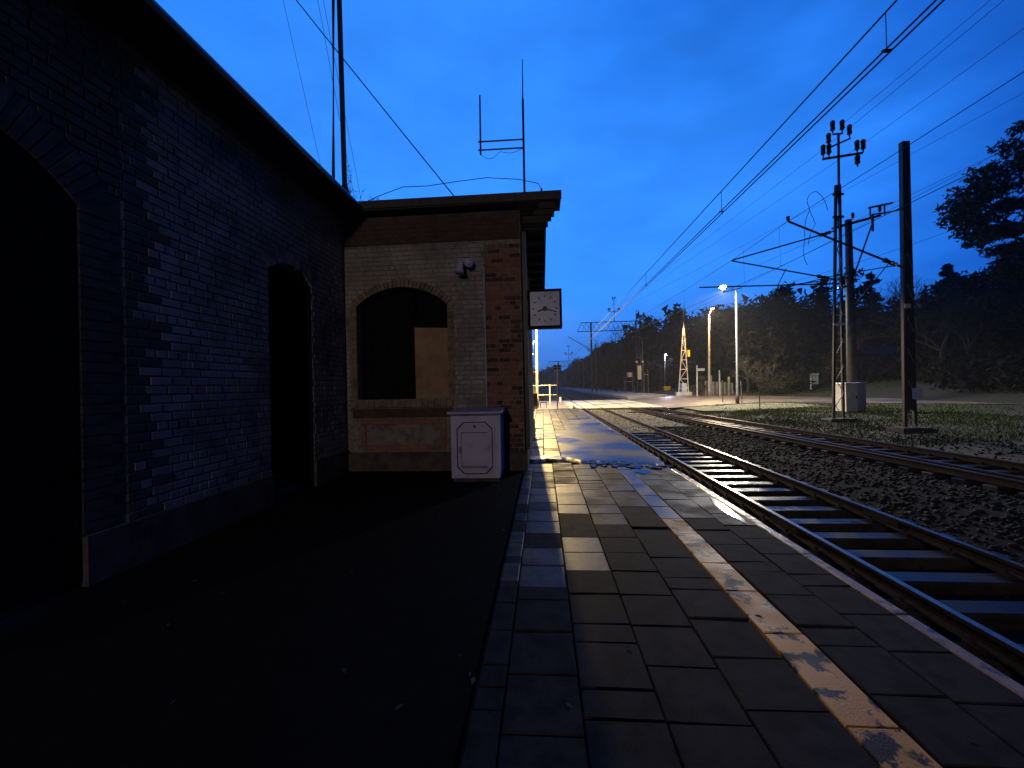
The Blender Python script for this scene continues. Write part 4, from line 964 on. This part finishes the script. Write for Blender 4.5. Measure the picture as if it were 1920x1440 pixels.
# gantries
def gantry(xa, xb, x0, y, zb, zt, posts, label, mastx=None):
    t = thing('catenary_gantry', (posts[0], y, -.5), label, 'gantry')
    for z in (zb, zt): m = MB(); m.bar((x0 if z == zb else x0+1.2, y, z), (xb, y, z), .18); m.build('chord', iron, t)
    n = int((xb-x0-1.2)/1.3); xs_ = np.linspace(x0+1.2, xb, n+1)
    for i in range(n): m = MB(); m.bar((xs_[i], y, zb), (xs_[i+1], y, zt), .08); m.bar((xs_[i+1], y, zb), (xs_[i], y, zt), .08); m.build('brace', iron, t)
    m = MB(); m.bar((x0, y, zb), (x0+1.2, y, zt), .12); m.build('end_brace', iron, t)
    for x in posts: m = MB(); m.bar((x, y, -.6), (x, y, zt+.05), .42 if y < 150 else .5); m.build('post', iron, t)
    if mastx:
        m = MB(); m.tube([(mastx, y, zt), (mastx, y, zt+6)], .09, 6); m.bar((mastx-1.5, y, zt+2.7), (mastx+1.5, y, zt+2.8), .14); m.build('telegraph_pole', iron, t)
        for dx, dz in ((-1.5, 2.8), (-1.1, 2.8), (1.1, 2.8), (1.5, 2.8), (-.3, 5.8), (.3, 5.8)): m = MB(); insulator(m, (mastx+dx, y, zt+dz), .9, .17); m.build('insulator', ceram, t)
    return t
gantry(0, 25, 9.5, 110, 15.9, 18.3, (13.2, 25.0), 'lattice gantry spanning the far tracks, its mast carrying six insulators', 19.4)
gantry(0, 17, 1.6, 170, 9.3, 11.6, (6.6, 17), 'second smaller gantry farther down the line above the quartered sign', 11)
gantry(0, 12, -1, 260, 6.5, 10, (-1, 12), 'faintest and farthest gantry on the horizon')
t = thing('cantilever_mast', (10.5, 100, -.5), 'slanting cantilever arm reaching left from the wooded bank', 'cantilever')
m = MB(); m.tube([(13, 100, -.5), (13, 100, 11.5)], .16, 8); m.build('mast', iron, t); m = MB(); m.tube([(13, 100, 9.4), (6.4, 100, 13.5)], .09, 6); m.build('arm', iron, t)
t = lattice_mast('catenary_mast', (18.1, 78, -.2), 15.5, .8, .5, 'far lattice mast with white board and two lamps, beside the shelter on the far platform')
m = MB(); m.bx(17.75, 18.45, 77.5, 77.6, 2.4, 5.0); m.build('white_board', whitep, t)
for x in (17.6, 18.7): m = MB(); m.tube([(x, 77.5, 5.7), (x, 77.4, 5.7)], .2, 10); m.build('reflector', whitep, t)

# ------------------------------------------------------------------ far house
def house(name, x0, x1, y0, y1, z0, eave, ridge, wallm, label, nwin):
    t = thing(name, ((x0+x1)/2, y0, z0), label, 'house')
    m = MB(); m.bx(x0, x1, y0, y1, z0, eave); m.build('wall', wallm, t)
    ym = (y0+y1)/2; m = MB(); m.add([(x0-.5, y0-.5, eave), (x1+.5, y0-.5, eave), (x1+.5, y1+.5, eave), (x0-.5, y1+.5, eave), (x0-.3, ym, ridge), (x1+.3, ym, ridge)], [(0, 1, 5, 4), (2, 3, 4, 5), (1, 2, 5), (3, 0, 4), (3, 2, 1, 0)]); rf_ = m.build('roof', rooft, t)
    m = MB(); m.bx(x0+2, x0+2.8, ym-.4, ym+.4, ridge-.8, ridge+1); m.build('chimney', brickd, rf_)
    for i in range(nwin):
        x = x0+(x1-x0)*(i+.5)/nwin; zc_ = (z0+eave)/2+.3; m = MB(); m.bx(x-.6, x+.6, y0-.06, y0-.001, zc_-.8, zc_+.8); wq = m.build('window', whitep, t); m = MB(); m.bx(x-.5, x+.5, y0-.08, y0-.061, zc_-.7, zc_+.7); m.build('pane', blackp, wq)
house('house', 42, 54, 78, 88, -.5, 4.8, 8.6, rendr, 'low dark house with a grey roof behind the olive hedge', 3)
house('house', 47, 53.5, 62, 70, .5, 5.0, 6.4, rendr, 'small pale outbuilding behind the concrete mast', 2)
post('post', 24.9, 62.2, -.45, 2.6, .12, conc, 'grey concrete post at the left end of the wooden fence', 'post')

# ------------------------------------------------------------------ vegetation
def leafcloud(cent, rad, n, size, rg, flat=1.0):
    """n small random triangles spread round a centre (shell-weighted)"""
    d = rg.normal(size=(n, 3)); d /= np.linalg.norm(d, axis=1)[:, None]; r_ = rg.random((n, 1))**.5
    c = np.array(cent)+d*r_*np.array([rad, rad, rad*flat]); V = c[:, None, :]+rg.normal(size=(n, 3, 3))*size
    return V.reshape(-1, 3)
def cloudmesh(name, VV, m, parent=None, kind=None):
    V = np.concatenate(VV); F = np.arange(len(V)).reshape(-1, 3); return npmesh(name, V, F, m, parent, kind)
def branchy(base, height, seed, levels=5, spread=.5, r0=.2, lean=(0, 0)):
    """bare tree as square-section twigs"""
    rg = random.Random(seed); m = MB(); trunk = MB()
    def rec(p, d, ln, r_, lv):
        q = p+d*ln; tgt = trunk if lv >= levels-1 else m
        tgt.tube([p, p.lerp(q, .5)+Vector((rg.gauss(0, ln*.05), rg.gauss(0, ln*.05), 0)), q], [r_, r_*.85, r_*.68], 5 if lv >= levels-1 else 3, False)
        if lv == 0: return
        for k in range(rg.choice([2, 3, 3])):
            nd = (d+Vector((rg.gauss(0, spread), rg.gauss(0, spread), rg.gauss(.05, spread*.6)))).normalized()
            rec(q if k else q, nd, ln*rg.uniform(.62, .85), r_*.62, lv-1)
        if lv < levels:
            nd = (d+Vector((rg.gauss(0, spread*1.2), rg.gauss(0, spread*1.2), rg.gauss(0, spread)))).normalized(); rec(p.lerp(q, .5), nd, ln*.6, r_*.5, lv-1)
    rec(Vector(base), Vector((lean[0], lean[1], 1)).normalized(), height*.27, r0, levels)
    return trunk, m
def bare_tree(x, y, h, seed, label, group='bare trees above the wood', levels=5, spread=.45, m_=twig, r0=None):
    z = ground_z(x, y)-.1; t = thing('bare_tree', (x, y, z), label, 'tree', group)
    tr, cr_ = branchy((x, y, z), h, seed, levels, spread, r0 or h*.016)
    tr.build('trunk', bark, t, fixn=False); cr_.build('crown', m_, t, fixn=False); return t
def pine(x, y, h, seed, label, clumps, m_=needle, cs=.12, name='pine_tree', lean=0, dens=420, group=None):
    """clumps: list of (dx,dy,z fraction,radius)"""
    z = ground_z(x, y)-.1; rg = np.random.default_rng(seed); t = thing(name, (x, y, z), label, 'tree', group)
    m = MB(); m.tube([(x, y, z), (x+lean*.3, y, z+h*.4), (x+lean*.7, y, z+h*.75), (x+lean, y, z+h*.97)], [h*.02, h*.017, h*.011, h*.004], 7)
    for dx, dy, f, r_ in clumps:
        zz = z+h*f; m.tube([(x+lean*f, y, zz-abs(dx)*.35-.4), (x+dx*.6, y+dy*.6, zz-.3), (x+dx, y+dy, zz)], [h*.007, h*.005, h*.002], 4)
    m.build('trunk', bark, t, fixn=False)
    VV = []
    for dx, dy, f, r_ in clumps:
        for s in range(5):
            o_ = rg.normal(size=3)*np.array([r_*.5, r_*.5, r_*.18]); VV.append(leafcloud(np.array([x+dx, y+dy, z+h*f])+o_, r_*.62, dens//5, cs, rg, .45))
    cloudmesh('crown', VV, m_, t); return t
# big pine on the right, leaning in from the frame edge
pine(52, 45, 24, 5, 'large dark pine with layered flat crown at the right edge of the sky', [(-9.2, 0, .66, 2.3), (-7, 1, .74, 2.6), (-4.5, -1, .83, 2.8), (-2, 0, .86, 2.8), (0, 0, .98, 2.6), (-7.5, -1, .56, 2.0), (-5, 1, .62, 2.4), (-4, 0, .5, 2.1), (-2, 1, .70, 2.6), (2, 0, .9, 3), (4, 0, .7, 3), (-3, -1, .42, 2), (1, 0, .55, 2.6), (-1.2, 0, 1.06, 1.8)], cs=.19, dens=900)
pine(47, 42, 13, 6, 'rounded dark conifer under the large pine at the right edge', [(0, 0, .98, 1.6), (1, 0, .86, 2.4), (-1, 0, .75, 2.4), (2, 0, .7, 2.6), (0, 0, .55, 3), (-2, 0, .45, 2.6)], cs=.17, dens=900, name='conifer_tree')
bare_tree(41, 45, 14, 11, 'spreading bare tree with a fan of fine twigs left of the large pine', None, 6, .55)
bare_tree(44.5, 46, 12, 12, 'smaller bare tree directly under the large pine crown', None, 6, .6)
# skyline trees of the wood
sky_spec = [
    ('b', 26, 92, 17, 21, 'bare round-topped tree above the raised barrier boom'),
    ('b', 21, 96, 17, 22, 'bare tree on the skyline left of the barrier, beside the gantry end'),
    ('b', 31.5, 90, 16, 23, 'bare tree just behind the barrier tip'),
    ('b', 36, 88, 14, 24, 'bare tree rising behind the orange lamp'),
    ('p', 58, 88, 17, 25, 'pointed dark conifer on the skyline left of the lattice mast'),
    ('p', 50, 90, 15, 26, 'small dark conifer top above the white street lamp pole'),
    ('p', 64, 84, 15.5, 27, 'dark conifer whose top shows between the lattice and concrete masts'),
    ('b', 17.5, 112, 17, 28, 'dense bare tree standing behind the first gantry'),
    ('p', 76, 82, 13, 29, 'dark conifer top showing left of the solid mast'),
    ('b', 70, 80, 14, 30, 'bare scrubby tree on the hill crest behind the concrete mast')]
for k, x, y, h_, sd, lb_ in sky_spec:
    if k == 'b': bare_tree(x, y, h_, sd, lb_, None, 6, .42)
    else:
        rg = random.Random(sd); pine(x, y, h_, sd, lb_, [(rg.uniform(-1, 1)*(1-f)*2.6, rg.uniform(-1, 1)*(1-f)*2, f, .5+(1-f)*3.4) for f in np.linspace(.35, 1.0, 9)], cs=.24, dens=500, name='conifer_tree')
# the far-off wood as one mass of small clumps
rg = np.random.default_rng(3); VV = []
def wood_clump(x, y, zt, r_, n, size):
    z0 = ground_z(x, y)
    hh_ = max(1.5, zt-z0); k = max(2, int(hh_/2.2))
    for i in range(k):
        VV.append(leafcloud((x+rg.normal()*.8, y+rg.normal()*.8, z0+hh_*(i+.6)/k), r_*(1.15-.5*i/k), n, size, rg, .8))
for y in np.arange(62, 420, 4.2):             # edge of the wood along the line
    for row in range(3):
        x = 22.5+row*4.5+rg.normal()*1.2 if y > 84 else 33+row*5+rg.normal()
        if y > 110: x = 21.5+row*4+rg.normal()
        wood_clump(x, y, (13.5 if y > 110 else 14.2)+rg.normal()*1.3+row*.9, 2.6+.004*y, 60 if y < 200 else 34, .32+.0016*y)
for i in range(330):                          # hillside
    x = rg.uniform(30, 190); y = rg.uniform(66, 105)+max(0, (60-x))*.1
    if x > 62: y = rg.uniform(48, 90)
    if 40 < x < 60 and y < 92: continue
    wood_clump(x, y, ground_z(x, y)+rg.uniform(6.5, 10.5)+(3.0 if x < 60 else 0), 3.0, 70, .42)
for i in range(60): wood_clump(rg.uniform(38, 66), rg.uniform(92, 108), 17.0+rg.normal()*1.2, 3, 80, .42)
for i in range(300):
    x, y = rg.uniform(36, 120), rg.uniform(14, 58)
    if y > 25 and x < 64 and y < 45-(x-62)*.1 and x < 46: continue
    if 38 < y and x < 44: continue
    wood_clump(x, y, ground_z(x, y)+rg.uniform(2.5, 5.5), 2.4, 80, .3)
for i in range(520):
    x, y = rg.uniform(37, 82), rg.uniform(24, 64)
    if x < 44 and y > 45: continue
    if x < 38.5 and y > 30: continue
    if 46 < x < 54 and 60 < y: continue
    wood_clump(x, y, ground_z(x, y)+rg.uniform(1.2, 3.2), 2.0, 70, .26)
o = cloudmesh('woodland', VV, woodm, kind='stuff'); tag(o, 'dark mass of woodland covering the bank and hillside right of the line', 'woodland')
VV = []
for y in np.arange(130, 420, 6): wood_clump(-14-rg.random()*8-(y-130)*.02, y, 8+rg.random()*4, 3.4, 40, .6)
for i in range(150): wood_clump(rg.uniform(-90, 150), 430+rg.random()*40, 12+rg.random()*7, 8, 50, 1.3)
o = cloudmesh('distant_woodland', VV, woodm, kind='stuff'); tag(o, 'low distant woodland closing the horizon at the end of the line', 'woodland')
# hedge and lit bushes by the road
def bush(x, y, r_, h_, seed, label, m_=ivy, n=2600, size=.09, name='bush'):
    rg_ = np.random.default_rng(seed); z = ground_z(x, y); t = thing(name, (x, y, z), label, 'bush'); VV = []
    for k in range(9): VV.append(leafcloud((x+rg_.normal()*r_*.45, y+rg_.normal()*r_*.4, z+h_*(.15+.75*rg_.random())), r_*.55, n//9, size, rg_, .8))
    cloudmesh('foliage', VV, m_, t); m = MB()
    for k in range(6): m.tube([(x+rg_.normal()*.2, y, z), (x+rg_.normal()*r_*.5, y+rg_.normal()*.3, z+h_*.9)], [.05, .015], 4)
    m.build('stem', bark, t, fixn=False); return t
bush(36.5, 62, 2.6, 4.6, 41, 'olive hedge bush left of the notice board', n=5200)
bush(41.0, 62.5, 2.8, 5.0, 42, 'tall dark bush behind the notice board', n=5200)
bush(33.2, 61.5, 1.9, 3.6, 43, 'olive bush beside the forked tree trunk', n=3600)
bush(23.6, 63, 1.0, 3.0, 44, 'russet shrub between the sign post and the orange lamp', mat('russet_leaves', (.12, .075, .03), .85, (.07, .05, .025), 2), 1800, .07)
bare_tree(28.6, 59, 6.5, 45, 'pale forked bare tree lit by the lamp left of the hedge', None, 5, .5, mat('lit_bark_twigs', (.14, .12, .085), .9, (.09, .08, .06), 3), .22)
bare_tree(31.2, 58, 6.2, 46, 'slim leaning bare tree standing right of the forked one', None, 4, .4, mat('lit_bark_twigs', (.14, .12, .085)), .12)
# grass
rgg = np.random.default_rng(9); n = 80000
gx = np.concatenate([rgg.uniform(10.8, 24, n//2), rgg.uniform(20, 60, n//4), rgg.uniform(11, 34, n//4)]); gy = np.concatenate([rgg.uniform(14, 38, n//2), rgg.uniform(50, 66, n//4), rgg.uniform(20, 40, n//4)])
from math import hypot
def inpoly(x, y, P):
    c = False; j = len(P)-1
    for i in range(len(P)):
        if (P[i][1] > y) != (P[j][1] > y) and x < (P[j][0]-P[i][0])*(y-P[i][1])/(P[j][1]-P[i][1])+P[i][0]: c = not c
        j = i
    return c
rp = [(10.0, 33.6), (16, 38.2), (21.2, 40.6), (25, 37.2), (33, 31.5), (60, 27), (62, 38), (38, 44), (32, 51), (29.5, 57), (26, 66), (20, 66), (14, 56), (10.0, 52.5)]
nz = np.sin(gx*1.3)*np.cos(gy*.9+gx*.3)
keep = np.array([not inpoly(a, b, rp) and not (a < 22 and b > 29.5+(a-11)*.25 and rgg.random() < .9) for a, b in zip(gx, gy)]) & (nz+rgg.random(len(gx))*1.6 > .3)
gx, gy = gx[keep], gy[keep]; n = len(gx); gz = np.array([ground_z(a, b) for a, b in zip(gx, gy)])-.03
hh_ = rgg.uniform(.05, .17, n); an = rgg.random(n)*6.28; wd = .012+.0009*gy
V = np.zeros((n, 3, 3)); V[:, 0] = np.stack([gx-np.cos(an)*wd, gy-np.sin(an)*wd, gz], 1); V[:, 1] = np.stack([gx+np.cos(an)*wd, gy+np.sin(an)*wd, gz], 1)
V[:, 2] = np.stack([gx+rgg.normal(size=n)*.05, gy+rgg.normal(size=n)*.05, gz+hh_], 1)
o = npmesh('grass', V.reshape(-1, 3), np.arange(3*n).reshape(-1, 3), grassm, kind='stuff'); tag(o, 'short rough grass on the verge around the road', 'grass')

# the photographer, whose shadow falls across the paving in front
def person():
    t = thing('person', (-.12, -.42, 0), 'person in a dark jacket standing on the paving and holding up a phone', 'person')
    J = {'pel': (-.12, -.45, .95), 'sp': (-.12, -.44, 1.15), 'ch': (-.12, -.43, 1.36), 'nk': (-.12, -.42, 1.50), 'hd': (-.12, -.39, 1.60), 'tp': (-.12, -.39, 1.70)}
    E = [('pel', 'sp'), ('sp', 'ch'), ('ch', 'nk'), ('nk', 'hd'), ('hd', 'tp')]; Rr = {'pel': .16, 'sp': .15, 'ch': .17, 'nk': .065, 'hd': .1, 'tp': .07}
    for s, n_ in ((-1, 'l'), (1, 'r')):
        J['hp'+n_] = (-.12+s*.1, -.45, .88); J['kn'+n_] = (-.12+s*.13, -.42, .5); J['an'+n_] = (-.12+s*.14, -.47, .09); J['to'+n_] = (-.12+s*.16, -.3, .05)
        J['sh'+n_] = (-.12+s*.19, -.43, 1.42); J['el'+n_] = (-.12+s*.27, -.3, 1.2); J['wr'+n_] = (-.12+s*.14, -.16, 1.42); J['ha'+n_] = (-.12+s*.09, -.13, 1.5)
        E += [('pel', 'hp'+n_), ('hp'+n_, 'kn'+n_), ('kn'+n_, 'an'+n_), ('an'+n_, 'to'+n_), ('ch', 'sh'+n_), ('sh'+n_, 'el'+n_), ('el'+n_, 'wr'+n_), ('wr'+n_, 'ha'+n_)]
        Rr.update({'hp'+n_: .11, 'kn'+n_: .075, 'an'+n_: .055, 'to'+n_: .045, 'sh'+n_: .085, 'el'+n_: .06, 'wr'+n_: .04, 'ha'+n_: .035})
    ks = list(J); me = bpy.data.meshes.new('body'); me.from_pydata([tuple(Vector(J[k])-t.location) for k in ks], [(ks.index(a), ks.index(b)) for a, b in E], [])
    o = bpy.data.objects.new('body', me); C.objects.link(o); o.parent = t; me.materials.append(mat('dark_jacket_cloth', (.03, .03, .035), .9))
    m = o.modifiers.new('skin', 'SKIN')
    for v, k in zip(me.skin_vertices[0].data if me.skin_vertices else [], ks): v.radius = (Rr[k], Rr[k]*.85)
    if not me.skin_vertices: o.modifiers.remove(m)
    if me.skin_vertices: me.skin_vertices[0].data[0].use_root = True
    if len(o.modifiers): s = o.modifiers.new('subd', 'SUBSURF'); s.levels = 1; s.render_levels = 1
    m = MB(); m.box((-.1, -.105, 1.56), (.15, .01, .075)); m.build('phone', blackp, t)
person()

m = bpy.data.materials.new('evening_haze'); m.use_nodes = True; n_ = m.node_tree.nodes; n_.remove(n_['Principled BSDF'])
v_ = n_.new('ShaderNodeVolumePrincipled'); v_.inputs['Density'].default_value = .0004; v_.inputs['Color'].default_value = (.85, .9, 1, 1); v_.inputs['Anisotropy'].default_value = .3
m.node_tree.links.new(v_.outputs[0], n_['Material Output'].inputs['Volume'])
hz = MB(); hz.bx(-205, 405, -65, 1520, -2.5, 48); hz.build('haze', m, kind='stuff')

# litter: fallen leaves on the asphalt and paving
VL = []
for i in range(70):
    x, y = random.uniform(-3.8, 2.3), random.uniform(1.0, 8); a = random.random()*6.28; l_ = random.uniform(.015, .035); z = .004+random.random()*.01
    c, s_ = math.cos(a), math.sin(a); VL += [(x-l_*c, y-l_*s_, z), (x+l_*.5*s_, y-l_*.5*c, z+random.random()*.01), (x+l_*c, y+l_*s_, z), (x-l_*c, y-l_*s_, z), (x+l_*c, y+l_*s_, z), (x-l_*.5*s_, y+l_*.5*c, z+random.random()*.01)]
o = npmesh('fallen_leaves', VL, np.arange(len(VL)).reshape(-1, 3), mat('dead_leaf', (.045, .032, .02), .8, (.05, .035, .025), 30), kind='stuff'); tag(o, 'small fallen leaves scattered over asphalt and paving', 'leaves')
